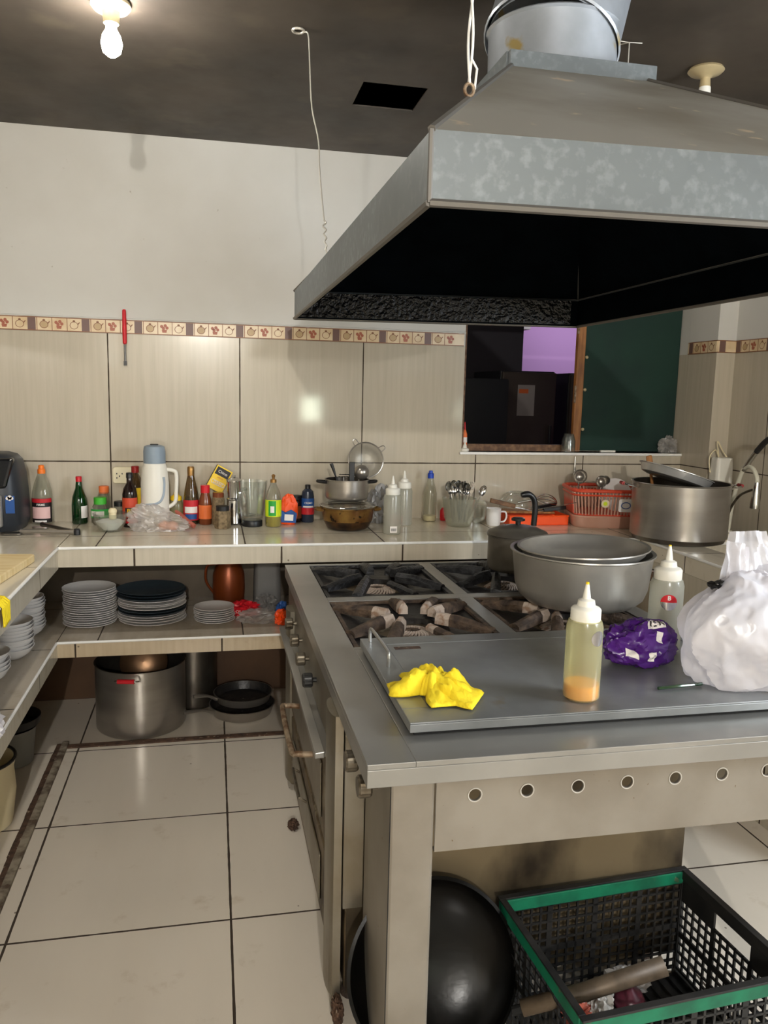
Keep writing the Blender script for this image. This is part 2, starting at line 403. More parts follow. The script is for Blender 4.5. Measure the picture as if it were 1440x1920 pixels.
def crumple(rx, ry, rz, amp=.25, freq=3, sub=4, seed=0, flat=True, ridged=True, pinch=0):
    bm = bmesh.new(); bmesh.ops.create_icosphere(bm, subdivisions=sub, radius=1)
    off = Vector((seed*3.1, seed*1.7, seed*2.3))
    for v in bm.verts:
        p = v.co.copy(); n = 0; f = freq; a = 1
        for k in range(3):
            q = noise.noise(p*f+off)
            n += a*((1-abs(q)*2.4) if ridged else q*1.6); f *= 2.1; a *= .5
        s = 1+amp*(n-.6)
        p = p*s
        if pinch and p.z > 0: p.x *= 1-pinch*min(1, p.z); p.y *= 1-pinch*min(1, p.z)
        v.co = Vector((p.x*rx, p.y*ry, p.z*rz))
    if flat:
        z0 = -rz*.72
        for v in bm.verts:
            if v.co.z < z0: v.co.z = z0+(v.co.z-z0)*.04
        mz = min(v.co.z for v in bm.verts)
        for v in bm.verts: v.co.z -= mz
    return bm
def wrap_label(r, z0, z1, a0, a1, n=14, r1=None):
    """curved label just proud of a round bottle; angles in degrees, -90 faces the room"""
    bm = bmesh.new(); r1 = r1 or r
    A = []; Bv = []; A2 = []; B2 = []
    for i in range(n+1):
        a = math.radians(a0+(a1-a0)*i/n); c, s = math.cos(a), math.sin(a)
        A.append(bm.verts.new((r*c, r*s, z0))); Bv.append(bm.verts.new((r1*c, r1*s, z1)))
        A2.append(bm.verts.new(((r-.0008)*c, (r-.0008)*s, z0))); B2.append(bm.verts.new(((r1-.0008)*c, (r1-.0008)*s, z1)))
    for i in range(n):
        bm.faces.new((A[i], A[i+1], Bv[i+1], Bv[i])); bm.faces.new((A2[i+1], A2[i], B2[i], B2[i+1]))
        bm.faces.new((Bv[i], Bv[i+1], B2[i+1], B2[i])); bm.faces.new((A[i+1], A[i], A2[i], A2[i+1]))
    bm.faces.new((A[0], Bv[0], B2[0], A2[0])); bm.faces.new((A[-1], A2[-1], B2[-1], Bv[-1]))
    return bm
def text(s, size, m, parent, loc, rot=(PI/2, 0, 0), ext=.0004, name='lettering', bold=0, bend=None):
    cu = bpy.data.curves.new(name, 'FONT'); cu.body = s; cu.size = size; cu.extrude = ext; cu.align_x = 'CENTER'; cu.align_y = 'CENTER'; cu.offset = bold
    t = bpy.data.objects.new(name, cu); C.objects.link(t)
    bpy.context.view_layer.update()
    me = bpy.data.meshes.new_from_object(t.evaluated_get(bpy.context.evaluated_depsgraph_get()))
    bpy.data.objects.remove(t); bpy.data.curves.remove(cu)
    me.materials.clear(); me.materials.append(M[m])
    if bend:
        for v in me.vertices:
            a = v.co.x/bend; rr = bend+v.co.z
            v.co = Vector((rr*math.sin(a), v.co.y, rr*math.cos(a)-bend))
    o = bpy.data.objects.new(name, me); C.objects.link(o); o.parent = parent; o.location = loc; o.rotation_euler = rot
    return o
def struct(name, bm, m, **k): return tag(obj(name, bm, m, **k), kind='structure')

# ------------------------------------------------------------------ room shell
YB, XR, XL, YR, ZC = 3.94, 2.595, -1.28, -4.0, 2.62
WX0, WX1, WZ0, WZ1, WT = 1.243, 2.49, 1.215, 2.12, .16
struct('floor', B((XL-.1, XR+2.5, YR-.1, 8.2, -.1, 0)), 'floor_tile')
# ceiling with the open hatch
hx0, hx1, hy0, hy1 = .545, .79, 3.07, 3.32
bm = B((XL-.1, hx0, YR-.1, YB+WT, ZC, ZC+.14), (hx1, XR+.2, YR-.1, YB+WT, ZC, ZC+.14), (hx0, hx1, YR-.1, hy0, ZC, ZC+.14), (hx0, hx1, hy1, YB+WT, ZC, ZC+.14),
       (XL-.1, XR+2.5, YB+WT, 8.2, 2.75, 2.85))
struct('ceiling', bm, 'ceiling_soot')
hat = obj('ceiling_hatch_opening', B((hx0-.05, hx1+.05, hy0-.05, hy1+.05, ZC+.20, ZC+.22), (hx0-.012, hx0, hy0, hy1, ZC+.005, ZC+.2), (hx1, hx1+.012, hy0, hy1, ZC+.005, ZC+.2),
                                     (hx0, hx1, hy0-.012, hy0, ZC+.005, ZC+.2), (hx0, hx1, hy1, hy1+.012, ZC+.005, ZC+.2)), 'ceiling_soot')
tag(hat, kind='structure'); hat.name = 'trim_4'
# back wall: plaster above, tile below, opening to the next room
ZT, ZB_ = 1.744, 1.806
def wall_pieces(z0, z1):
    out = []
    if z0 < WZ0: out.append((XL, XR, YB, YB+WT, z0, min(z1, WZ0)))
    a, b = max(z0, WZ0), min(z1, WZ1)
    if b > a: out += [(XL, WX0, YB, YB+WT, a, b), (WX1, XR, YB, YB+WT, a, b)]
    if z1 > WZ1: out.append((XL, XR, YB, YB+WT, max(z0, WZ1), z1))
    return out
bm = bmesh.new()
for t in wall_pieces(.83, ZT): box(bm, *t, 0)
for t in wall_pieces(.45, .83): box(bm, *t, 3)
for t in wall_pieces(ZT, ZC): box(bm, *t, 1)
for t in wall_pieces(0, .45): box(bm, *t, 2)
struct('wall_back', bm, ['wall_tile', 'plaster', 'under_wall', 'shelf_back'])
bm = bmesh.new()
box(bm, XL-.1, XL, YR, YB+WT, 0, ZT, 0); box(bm, XL-.1, XL, YR, YB+WT, ZT, ZC, 1)
struct('wall_left', bm, ['wall_tile_side', 'plaster'])
bm = bmesh.new()
for z0, z1, k in ((0, ZT, 0), (ZT, ZC, 1)):
    box(bm, XR, XR+.12, YR, YB+WT, z0, z1, k); box(bm, 2.49, XR, 3.69, YB-.001, z0, z1, k)
struct('wall_right', bm, ['wall_tile_side', 'plaster'])
# rear wall: doorway and a small window
bm = B((XL, 1.28, YR-.12, YR, 0, ZC), (1.28, 1.56, YR-.12, YR, 1.42, ZC), (1.28, 1.56, YR-.12, YR, 0, 1.08), (1.56, XR, YR-.12, YR, 0, ZC))
struct('wall_rear', bm, 'plaster')
# decorative border
def border(name, p0, dx, dy, length, seed):
    rnd = random.Random(seed); bm = bmesh.new()
    nrm = Vector((dy, -dx, 0)).normalized()
    def q(u0, u1, z0, z1, t, mi):
        a = Vector(p0)+Vector((dx, dy, 0))*u0; b = Vector(p0)+Vector((dx, dy, 0))*u1
        low = [a+nrm*t, b+nrm*t, b-nrm*.001, a-nrm*.001]
        hexa(bm, [(p.x, p.y, z0) for p in low], [(p.x, p.y, z1) for p in low], mi)
    def poly(u, z, pts, t, mi):
        vs = [bm.verts.new(Vector(p0)+Vector((dx, dy, 0))*(u+a)+nrm*t+Vector((0, 0, z+b-p0[2]))) for a, b in pts]
        bm.faces.new(vs).material_index = mi
    q(0, length, ZT, ZB_, .004, 0); q(0, length, ZT, ZT+.004, .0048, 2); q(0, length, ZB_-.004, ZB_, .0048, 2)
    u = .01; k = 0; zc = (ZT+ZB_)/2
    C_ = lambda r, n=12, sx=1, ox=0, oy=0: [(ox+r*sx*math.cos(2*PI*i/n), oy+r*math.sin(2*PI*i/n)) for i in range(n)]
    while u < length-.07:
        t = k % 4
        if t == 0: q(u, u+.034, ZT+.004, ZB_-.004, .0046, 1); u += .038
        else:
            wd = .062
            q(u, u+.003, ZT+.004, ZB_-.004, .0046, 2)
            if t == 2:
                for ox, oy in ((-.012, .008), (.004, .012), (.012, .002), (-.004, .0)): poly(u+wd/2, zc, C_(.0075, 8, 1, ox, oy), .0047, 3)
                poly(u+wd/2, zc, [(-.009, -.02), (.009, -.02), (.012, -.006), (-.012, -.006)], .0049, 3)
            else:
                poly(u+wd/2, zc, C_(.017, 14, 1.1, 0, -.003), .0047, 2); poly(u+wd/2, zc, C_(.0145, 14, 1.1, 0, -.003), .0049, 4 if t == 1 else 0)
                poly(u+wd/2, zc, C_(.005, 8, 1.2, 0, .016), .0047, 2)
                poly(u+wd/2, zc, [(.016, -.002), (.026, .010), (.024, .013), (.014, .004)], .0047, 2)
            u += wd+.002
        k += 1
    return struct(name, bm, ['border_cream', 'border_brown', 'border_line', 'border_rose', 'border_tan'])
border('trim_1', (XL, YB, ZT), 1, 0, WX0-XL-.008, 1)
border('trim_2', (2.49, YB, ZT), 0, -1, .25, 2)
border('trim_3', (2.49, 3.69, ZT), 1, 0, .105, 3)
border('trim_5', (XR, 3.69, ZT), 0, -1, 2.2, 4)
# rough plaster lip above the border
bm = bmesh.new(); pts = []
for i in range(90): pts.append((XL+i*(WX0-XL)/89, YB-.002, ZB_+.004+.003*noise.noise(Vector((i*.7, 0, 0)))))
tube(bm, pts, [.004+.003*abs(noise.noise(Vector((i*1.3, 5, 0)))) for i in range(90)], 6)
struct('trim_6', bm, 'plaster')
# opening: white sill, jamb line, brown bottom rail
wn = obj('window_1', B((WX0-.01, WX1, YB-.012, YB+WT, WZ0-.014, WZ0)), 'bead', bevel=.003); tag(wn, kind='structure')
obj('window_frame', B((WX0+.004, 1.88, YB+.075, YB+.105, WZ0, WZ0+.035)), 'wood_dark', wn)
obj('window_jamb', B((WX0, WX0+.012, YB+.01, YB+WT, WZ0, WZ1)), 'wood_dark', wn)
# hinged screen panel in the opening
t = thing('screen_panel', 'dark green screen panel with a pale wooden stile standing in the wall opening', 'screen', (1.885, YB+.07, WZ0))
obj('stile', B((0, .045, 0, .03, 0, .88)), 'wood', t, bevel=.003)
obj('panel', B((.045, .60, .008, .022, .004, .88)), 'green_board', t)
for z in (.12, .33, .50, .70): obj('hinge_screw', xf(LA([(.009, 0), (.009, .006), (.004, .01)], 10, cap1=True), Matrix.Translation((.055, .006, z)) @ Matrix.Rotation(PI/2, 4, 'X')), 'brass', t)
for z in (.26, .62): obj('hinge', B((-.006, .004, -.004, .004, z, z+.09)), 'rust', t)
# next room
struct('wall_far', B((.4, 2.44, 6.2, 6.3, 0, 2.75), (3.6, 5, 6.2, 6.3, 0, 2.75)), 'dark_wall')
struct('wall_lilac', B((1.5, 5, 7.9, 8.0, 0, 2.75), (5.0, 5.1, YB+WT, 8.0, 0, 2.75), (.3, 1.5, 7.9, 8.0, 0, 2.75), (XR+.121, 5.0, YB, YB+WT, 0, 2.75)), 'purple')
struct('wall_inner', B((.3, .4, YB+WT, 7.9, 0, 2.75)), 'dark_wall')
struct('ceiling_upper', B((XL-.1, XR+.2, YB, YB+WT+.02, ZC+.14, 2.86)), 'dark_wall')
bm = B((2.74, 2.98, 7.4, 7.9, 2.14, 2.75)); struct('wall_beam', bm, 'plaster')
def fridge(x, y, w, h, label, paper):
    t = thing('refrigerator', label, 'refrigerator', (x, y, 0))
    obj('cabinet', B((0, w, .04, .65, .02, h)), 'charcoal', t, bevel=.01)
    obj('door', B((.004, w-.004, 0, .038, .62, h-.01)), 'fridge_door', t, bevel=.008)
    obj('door', B((.004, w-.004, 0, .038, .05, .61)), 'fridge_door', t, bevel=.008)
    obj('handle', TU([(w-.05, -.03, .8), (w-.05, -.03, 1.3)], .01), 'charcoal', t)
    if paper:
        p = obj('notice', B((.12, .25, -.003, -.001, h-.32, h-.1)), 'paper', t)
        obj('notice_strip', B((.13, .2, -.0045, -.003, h-.16, h-.13)), 'label_orange', p)
    obj('foot', B((.05, .1, .1, .6, 0, .02), (w-.1, w-.05, .1, .6, 0, .02)), 'black_p', t)
fridge(2.02, 5.5, .42, 1.685, 'brown-grey refrigerator with a paper notice seen through the opening', True)
fridge(2.545, 5.5, .5, 1.68, 'dark refrigerator right of the one with the paper notice', False)
t = thing('dark_cabinet', 'black cabinet left of the refrigerators in the next room', 'cabinet', (1.60, 5.3, 0))
obj('body', B((0, .40, .02, .6, 0, 1.62)), 'charcoal', t, bevel=.006); obj('door', B((.005, .395, 0, .018, .01, 1.61)), 'charcoal', t)

# ------------------------------------------------------------------ counters
XF, YF, ZK, ZS = -.60, 3.29, .872, .487          # counter front edges, top, shelf
G = .0015
t = thing('tiled_counter', 'beige tiled masonry counter running along the back wall with white edge bead', 'counter', (0, 0, 0))
obj('worktop', B((XF, 1.908, YF+.004, YB-G, ZK-.08, ZK), (1.912, XR-G, 3.37, 3.69-G, ZK-.08, ZK-.04), (1.908, XR-G, 3.372, 3.60, ZK-.08, ZK-.04), (1.908, 2.49-G, 3.37, YB-G, ZK-.079, ZK)), 'top_tile', t)
obj('fascia', B((XF, 1.908, YF, YF+.004, ZK-.08, ZK-.009), (1.30, 1.905, YF-.002, YF+.05, 0, ZK-.009)), 'fascia_tile', t)
obj('edge_trim', TU([(XF, YF+.001, ZK-.004), (1.905, YF+.001, ZK-.004)], .006, 8), 'bead', t)
obj('support_wall', B((1.20, 1.30, YF+.05, YB-G, 0, ZK-.08)), 'under_wall', t)
t = thing('side_counter', 'beige tiled masonry counter on the left with cutting board on it', 'counter', (0, 0, 0))
obj('worktop', B((XL+G, XF-.004, -.6, YB-G, ZK-.08, ZK)), 'left_tile', t)
obj('fascia', B((XF-.004, XF, -.6, YF, ZK-.085, ZK-.009)), 'side_tile', t)
obj('edge_trim', TU([(XF-.001, -.6, ZK-.004), (XF-.001, YF, ZK-.004)], .006, 8), 'bead', t)
t = thing('tiled_shelf', 'low beige tiled shelf under the back counter holding the plates', 'shelf', (0, 0, 0))
obj('shelf_slab', B((-.615, 1.2-G, YF+.004, YB-G, ZS-.065, ZS)), 'shelf_tile', t)
obj('fascia', B((-.615, 1.19, YF, YF+.004, ZS-.065, ZS-.009)), 'fascia_tile_low', t)
obj('edge_trim', TU([(-.615, YF+.001, ZS-.004), (1.19, YF+.001, ZS-.004)], .0055, 8), 'bead', t)
t = thing('side_shelf', 'low tiled shelf under the left counter holding stacks of bowls', 'shelf', (0, 0, 0))
obj('shelf_slab', B((XL+G, -.619, -.6, YB-G, ZS-.065, ZS)), 'shelf_tile', t)
obj('fascia', B((-.619, -.615, -.6, YF, ZS-.07, ZS-.009)), 'side_tile', t)
obj('edge_trim', TU([(-.617, -.6, ZS-.004), (-.617, YF, ZS-.004)], .0055, 8), 'bead', t)
t = thing('sink_counter', 'tiled sink counter with recessed basin on the right of the room', 'counter', (0, 0, 0))
obj('worktop', B((1.912, 2.09, 1.9, 3.368, ZK-.08, ZK)), 'left_tile', t)
obj('side_panel', B((1.912, 1.93, 1.9, 3.368, 0, ZK-.081)), 'side_tile', t)
obj('edge_trim', TU([(1.911, 1.9, ZK-.004), (1.911, 3.28, ZK-.004)], .006, 8), 'bead', t)
obj('edge_trim', B((2.092, XR-G, 3.362, 3.3695, ZK-.05, ZK-.038)), 'bead', t)
obj('basin', B((2.091, XR-G, 1.9, 3.36, .66, .68), (2.091, 2.10, 1.9, 3.36, .68, ZK-.082), (2.10, XR-G, 3.352, 3.361, .68, ZK-.05), (2.10, XR-G, 1.9, 1.91, .68, ZK-.05)), 'side_tile', t)
# grimy plinth strips on the floor
bm = bmesh.new()
for i in range(40):
    x0 = -.615+i*.05
    box(bm, x0, x0+.05, 3.372+.004*noise.noise(Vector((i, 0, 0))), 3.405+.004*noise.noise(Vector((i, 3, 0))), 0, .006)
struct('baseboard_back', bm, 'grime')
bm = bmesh.new()
for i in range(60):
    y0 = .42+i*.05
    box(bm, -.655+.006*noise.noise(Vector((i*.4, 0, 7))), -.632+.008*noise.noise(Vector((i*.5, 3, 1))), y0, y0+.05, 0, .004, 1)
    box(bm, -.632, -.606, y0, y0+.05, 0, .012, 0)
struct('baseboard_left', bm, ['cement', 'grime'])

# ------------------------------------------------------------------ cooking range (island)
ZI = .806; IX0, IX1, IY0, IY1 = .28, 1.40, 1.40, 3.19
t = thing('cooking_range', 'large stainless steel island range with burners and round-holed front apron', 'stove', (0, 0, 0))
bm = bmesh.new()
ys = [(3.17, IY1), (2.60, 2.65), (2.085, 2.105)]
T0 = ZI-.012
box(bm, IX0, .375, IY0, IY1, T0, ZI); box(bm, 1.335, IX1, IY0, IY1, T0, ZI)
for a, b in ys: box(bm, .375, 1.335, a, b, T0, ZI)
box(bm, .83, .88, 2.105, 2.60, T0, ZI); box(bm, .83, .88, 2.65, 3.17, T0, ZI)
box(bm, .375, 1.335, IY0, 2.085, T0, ZI)
box(bm, IX0, IX1, IY0, IY0+.003, ZI-.048, T0); box(bm, IX0, IX1, IY1-.003, IY1, ZI-.048, T0)
box(bm, IX0, IX0+.003, IY0+.003, IY1-.003, ZI-.048, T0); box(bm, IX1-.003, IX1, IY0+.003, IY1-.003, ZI-.048, T0)
obj('top_frame', bm, 'stainless', t, bevel=.002)
bm = bmesh.new()
for x0, x1, y0, y1 in ((.375, .83, 2.65, 3.17), (.375, .83, 2.105, 2.60), (.88, 1.335, 2.65, 3.17), (.88, 1.335, 2.105, 2.60)):
    cx, cy = (x0+x1)/2, (y0+y1)/2
    n = 32; outer = []; inner = []; low = []
    for i in range(n):
        a = 2*PI*(i+.5)/n; c, s = math.cos(a), math.sin(a)
        k = min((x1-x0)/2/abs(c), (y1-y0)/2/abs(s))
        outer.append(bm.verts.new((cx+c*k, cy+s*k, ZI-.012))); inner.append(bm.verts.new((cx+.12*c, cy+.12*s, ZI-.03))); low.append(bm.verts.new((cx+.12*c, cy+.12*s, ZI-.12)))
    for i in range(n):
        j = (i+1) % n
        bm.faces.new((outer[i], outer[j], inner[j], inner[i])); bm.faces.new((inner[i], inner[j], low[j], low[i]))
    bm.faces.new(low)
obj('burner_tray', bm, 'stove_black', t)
# front apron with real round holes
HX = [.51+.1115*i for i in range(8)]
bm = bmesh.new(); ya, yb, za, zb, hz, hr = 1.44, 1.446, .592, .758, .706, .0125
xs = [.429]+[(HX[i]+HX[i+1])/2 for i in range(7)]+[1.37]
for i, hx in enumerate(HX):
    x0, x1 = xs[i], xs[i+1]
    n = 24
    for y in (ya, yb):
        ou = []; inn = []
        for k in range(n):
            a = 2*PI*(k+.5)/n; c, s = math.cos(a), math.sin(a)
            kx = ((x1-hx) if c > 0 else (hx-x0))/abs(c); kz = ((zb-hz) if s > 0 else (hz-za))/abs(s); kk = min(kx, kz)
            ou.append(bm.verts.new((hx+c*kk, y, hz+s*kk))); inn.append(bm.verts.new((hx+hr*c, y, hz+hr*s)))
        for k in range(n):
            j = (k+1) % n; bm.faces.new((ou[k], ou[j], inn[j], inn[k]) if y == ya else (ou[j], ou[k], inn[k], inn[j]))
            # corner fill
        for k in range(n):
            j = (k+1) % n; a, b2 = ou[k].co, ou[j].co
            if abs(a.x-b2.x) > 1e-5 and abs(a.z-b2.z) > 1e-5:
                cxn = x0 if min(a.x, b2.x) < x0+1e-5 else x1; czn = zb if max(a.z, b2.z) > zb-1e-5 else za
                bm.faces.new((ou[k], ou[j], bm.verts.new((cxn, y, czn))))
        if y == ya: f1 = inn
        else:
            for k in range(n): bm.faces.new((f1[k], f1[(k+1) % n], inn[(k+1) % n], inn[k]))
box(bm, .429, 1.37, ya, yb+.012, za-.002, za)
obj('apron', bm, 'pan_side', t)
for hx in HX: obj('apron_ring', TU([(hx+.0142*math.cos(a*PI/12), ya-.0006, hz+.0142*math.sin(a*PI/12)) for a in range(24)], .0013, 6, closed=True), 'ring_m', t)
obj('leg_seam', B((.3352, .3368, 1.4392, 1.4399, 0, .757)), 'void', t)
# corner leg: folded sheet
for lx0, lx1, ly1 in ((.336, .427, 1.70), (1.31, 1.37, 1.49)):
    l = obj('leg', B((lx0, lx1, 1.44, ly1, 0, .757)), 'pan_side', t, bevel=.006)
obj('leg_panel', B((.29, .336, 1.706, 1.716, .30, .757)), 'stainless_dull', t)
# oven body
OX0, OX1, OY0, OY1 = .30, 1.19, 1.735, 3.14
obj('oven_body', B((OX0, OX1, OY0, OY1, .07, .757)), 'grimy_steel', t, bevel=.004)
obj('back_panel', B((OX0+.002, OX1-.002, OY0-.006, OY0-.001, .06, .62)), 'sooty_panel', t)
bm = bmesh.new()
for y0, y1, z0, z1 in ((1.745, 1.875, .02, .757), (2.86, 2.97, .02, .70)):
    b2 = bmesh.new(); n = 8; prof = []
    for i in range(n+1):
        a = PI/2*i/n; prof.append((.035*(1-math.sin(a)), .035*(1-math.cos(a))))
    ring = []
    for i in range(n+1):
        a = PI*i/n; ring.append((OX0-.008-.03*math.sin(a)**.5, y0+(y1-y0)*(1-math.cos(a))/2))
    lo = [b2.verts.new((x, y, z0+.02)) for x, y in ring]; hi = [b2.verts.new((x, y, z1)) for x, y in ring]; lo2 = [b2.verts.new((OX0+(x-OX0)*.6, (y0+y1)/2+(y-(y0+y1)/2)*.75, z0)) for x, y in ring]
    for i in range(n):
        b2.faces.new((lo[i], lo[i+1], hi[i+1], hi[i])); b2.faces.new((lo2[i], lo2[i+1], lo[i+1], lo[i]))
    b2.faces.new(hi); b2.faces.new(lo2[::-1]); b2.faces.new((lo[0], hi[0], hi[-1], lo[-1])); b2.faces.new((lo2[0], lo[0], lo[-1], lo2[-1]))
    obj('pilaster', b2, 'stainless_dull', t, smooth=True)
obj('knob_panel', B((OX0-.012, OX0-.0005, 1.90, 3.10, .60, .757)), 'stainless_dull', t, bevel=.002)
# slanting drip rail below the knobs
bm = bmesh.new(); hexa(bm, [(.245, 1.90, .585), (.27, 1.90, .585), (.27, 3.02, .585), (.245, 3.02, .585)], [(.245, 1.90, .60), (.27, 1.90, .603), (.27, 3.02, .603), (.245, 3.02, .60)])
box(bm, .269, .2995, 1.90, 3.02, .588, .598)
obj('drip_rail', bm, 'stainless', t, bevel=.002)
def knob(y, z, r, m, x=.268):
    b = bmesh.new(); n = 28
    tube(b, [(x+.022, y, z), (x+.006, y, z)], .007, 10)
    rings = []
    for xx, rr in ((x+.008, r*.9), (x+.004, r), (x-.016, r), (x-.02, r*.88)):
        rings.append([b.verts.new((xx, y+rr*(1+(.05 if i % 2 else 0))*math.cos(2*PI*i/n), z+rr*(1+(.05 if i % 2 else 0))*math.sin(2*PI*i/n))) for i in range(n)])
    for k in range(3):
        for i in range(n): b.faces.new((rings[k][i], rings[k][(i+1) % n], rings[k+1][(i+1) % n], rings[k+1][i]))
    b.faces.new(rings[0][::-1]); b.faces.new(rings[-1]); return obj('knob', b, m, t)
for y in (2.80, 2.60, 2.41, 2.22): knob(y, .675, .020, 'knob_steel' if y > 2.3 else 'knob_dark')
knob(1.61, .715, .022, 'knob_steel', .292); knob(1.50, .712, .022, 'knob_steel', .300)
# oven doors
for k, (y0, y1, z0, z1) in enumerate(((1.90, 2.84, .33, .575), (1.90, 2.84, .09, .31))):
    d = obj('oven_door', B((OX0-.022, OX0-.001, y0, y1, z0, z1)), 'grimy_steel', t, bevel=.004)
    obj('door_panel', B((OX0-.028, OX0-.0225, y0+.1, y1-.1, z0+.04, z1-.05)), 'stainless_dull', d, bevel=.003)
    if k == 0: obj('handle', TU(smooth_pts([(.278, 2.53, .47), (.23, 2.53, .475), (.215, 2.50, .475), (.215, 2.20, .475), (.23, 2.17, .475), (.278, 2.17, .47)], 4), .009, 8), 'rust', d)
    else: obj('handle', TU([(.278, 2.5, .25), (.25, 2.5, .27), (.25, 2.3, .27), (.278, 2.3, .25)], .004, 6), 'knob_steel', d)
for (x, y) in ((.33, 1.80), (.33, 2.95), (1.14, 1.80), (1.14, 3.05)):
    obj('foot', LA([(.022, 0), (.028, .006), (.022, .03), (.018, .071)], 14, cx=x, cy=y, cap1=True), 'iron_rust', t, smooth=True)
for (x, y) in ((.38, 1.46), (1.33, 1.46)): pass

# burner grates: cast bars in a square, tips pointing to the flame
def grate(cx, cy, hx, hy, label, tipm, basem):
    t = thing('burner_grate', label, 'grate', (cx, cy, ZI-.012))
    t['group'] = 'cast iron burner grates on the range'; 
    def prong(ox, oy, ix, iy, w0=.040, w1=.034, h0=.020, h1=.040):
        b = bmesh.new(); o = Vector((ox, oy, 0)); i = Vector((ix, iy, 0)); d = (i-o).normalized(); s = Vector((-d.y, d.x, 0))
        secs = []
        for k in range(9):
            f = k/8; p = o.lerp(i, f); ww = (w0*(1-f)+w1*f)/2; h = h0+(h1-h0)*min(1, f*1.5)
            lift = .012*max(0, f-.3)
            ring = [p-s*ww+Vector((0, 0, lift)), p-s*ww*.95+Vector((0, 0, h*.7)), p-s*ww*.35+Vector((0, 0, h)), p+s*ww*.35+Vector((0, 0, h)), p+s*ww*.95+Vector((0, 0, h*.7)), p+s*ww+Vector((0, 0, lift))]
            ring = [q+Vector((0, 0, .0025*noise.noise(q*60))) for q in ring]
            for q in ring: q.z = max(q.z, 0.0015)
            secs.append([b.verts.new(q) for q in ring])
        for k in range(8):
            for j in range(6): b.faces.new((secs[k][j], secs[k][(j+1) % 6], secs[k+1][(j+1) % 6], secs[k+1][j])).material_index = 1 if k >= 6 else 0
        b.faces.new(secs[0][::-1]); b.faces.new(secs[-1]).material_index = 1
        obj('prong', b, [basem, tipm], t, smooth=True)
    R1 = .072
    X, Y = hx-.012, hy-.015
    for sx in (-1, 1):
        prong(sx*X, Y*.72, sx*R1, .030); prong(sx*X, -Y*.52 if sx < 0 else -Y*.62, sx*R1, -.028)
    prong(-X*.55, -Y, -.05, -R1*.85); prong(X*.42, -Y*.98, .03, -R1*1.3, .03, .03, .016, .024)
    prong(X*.62, Y, .06, R1*.9); prong(-X*.05, Y, -.01, R1*1.05, .03, .03, .02, .044)
    b = bmesh.new()
    for x0, x1, y0, y1 in ((-hx+.004, hx-.004, -hy+.004, -hy+.016), (-hx+.004, hx-.004, hy-.016, hy-.004), (-hx+.004, -hx+.016, -hy+.016, hy-.016), (hx-.016, hx-.004, -hy+.016, hy-.016)):
        box(b, x0, x1, y0, y1, .001, .010)
    obj('outer_ring', b, basem, t)
    b = bmesh.new()
    lathe(b, [(.02, -.06), (.062, -.055), (.066, -.040), (.052, -.030), (.02, -.022), (.004, -.022)], 28)
    for k in range(26):
        a = 2*PI*k/26; c, s = math.cos(a), math.sin(a); c2, s2 = math.cos(a+.35), math.sin(a+.35)
        tube(b, [(.072*c, .072*s, -.040), (.052*c2, .052*s2, -.026), (.03*math.cos(a+.6), .03*math.sin(a+.6), -.020)], .0042, 5, mi=1)
    h = obj('burner_head', b, ['iron_rust', 'ash'], t)
    return t
grate(.6025, 2.91, .2275, .26, 'black cast iron burner grate at the far left corner of the range', 'cast_iron', 'cast_iron')
grate(.6025, 2.3525, .2275, .2475, 'burner grate with ash-whitened tips nearest the griddle on the left', 'ash', 'iron_rust')
grate(1.1075, 2.91, .2275, .26, 'black cast iron burner grate under the small lidded pressure pot', 'cast_iron', 'cast_iron')
grate(1.1075, 2.3525, .2275, .2475, 'burner grate with ashy tips under the wide shallow pot', 'ash', 'iron_rust')

# griddle
t = thing('griddle', 'flat stainless griddle tray with wire handle at the front of the range', 'griddle', (0, 0, ZI))
gx0, gx1, gy0, gy1 = .388, 1.325, 1.505, 2.08
obj('base', B((gx0+.012, gx1-.012, gy0+.012, gy1-.005, .0005, .010)), 'void', t)
b = bmesh.new(); z0, z1 = .0102, .032
box(b, gx0, gx1, gy0, gy1, z0, z1-.004); box(b, gx0, gx1, gy0, gy0+.075, z1-.004, z1); box(b, gx0, gx0+.06, gy0+.075, gy1, z1-.004, z1); box(b, gx1-.05, gx1, gy0+.075, gy1, z1-.004, z1); box(b, gx0+.06, gx1-.05, gy1-.06, gy1, z1-.004, z1)
obj('tray', b, 'griddle_steel', t, bevel=.0015)
obj('cook_plate', B((gx0+.061, gx1-.051, gy0+.076, gy1-.061, z1-.0038, z1-.0012)), 'griddle_steel', t)
obj('drain_slot', B((gx0+.075, gx0+.145, gy1-.105, gy1-.085, z1-.0011, z1-.0002)), 'grime', t)
obj('handle', TU(smooth_pts([(gx0+.022, gy1-.03, z1), (gx0+.022, gy1-.03, z1+.03), (gx0+.025, gy1-.05, z1+.036), (gx0+.028, gy1-.21, z1+.036), (gx0+.028, gy1-.235, z1+.028), (gx0+.028, gy1-.235, z1)], 4), .0045, 8), 'stainless', t)

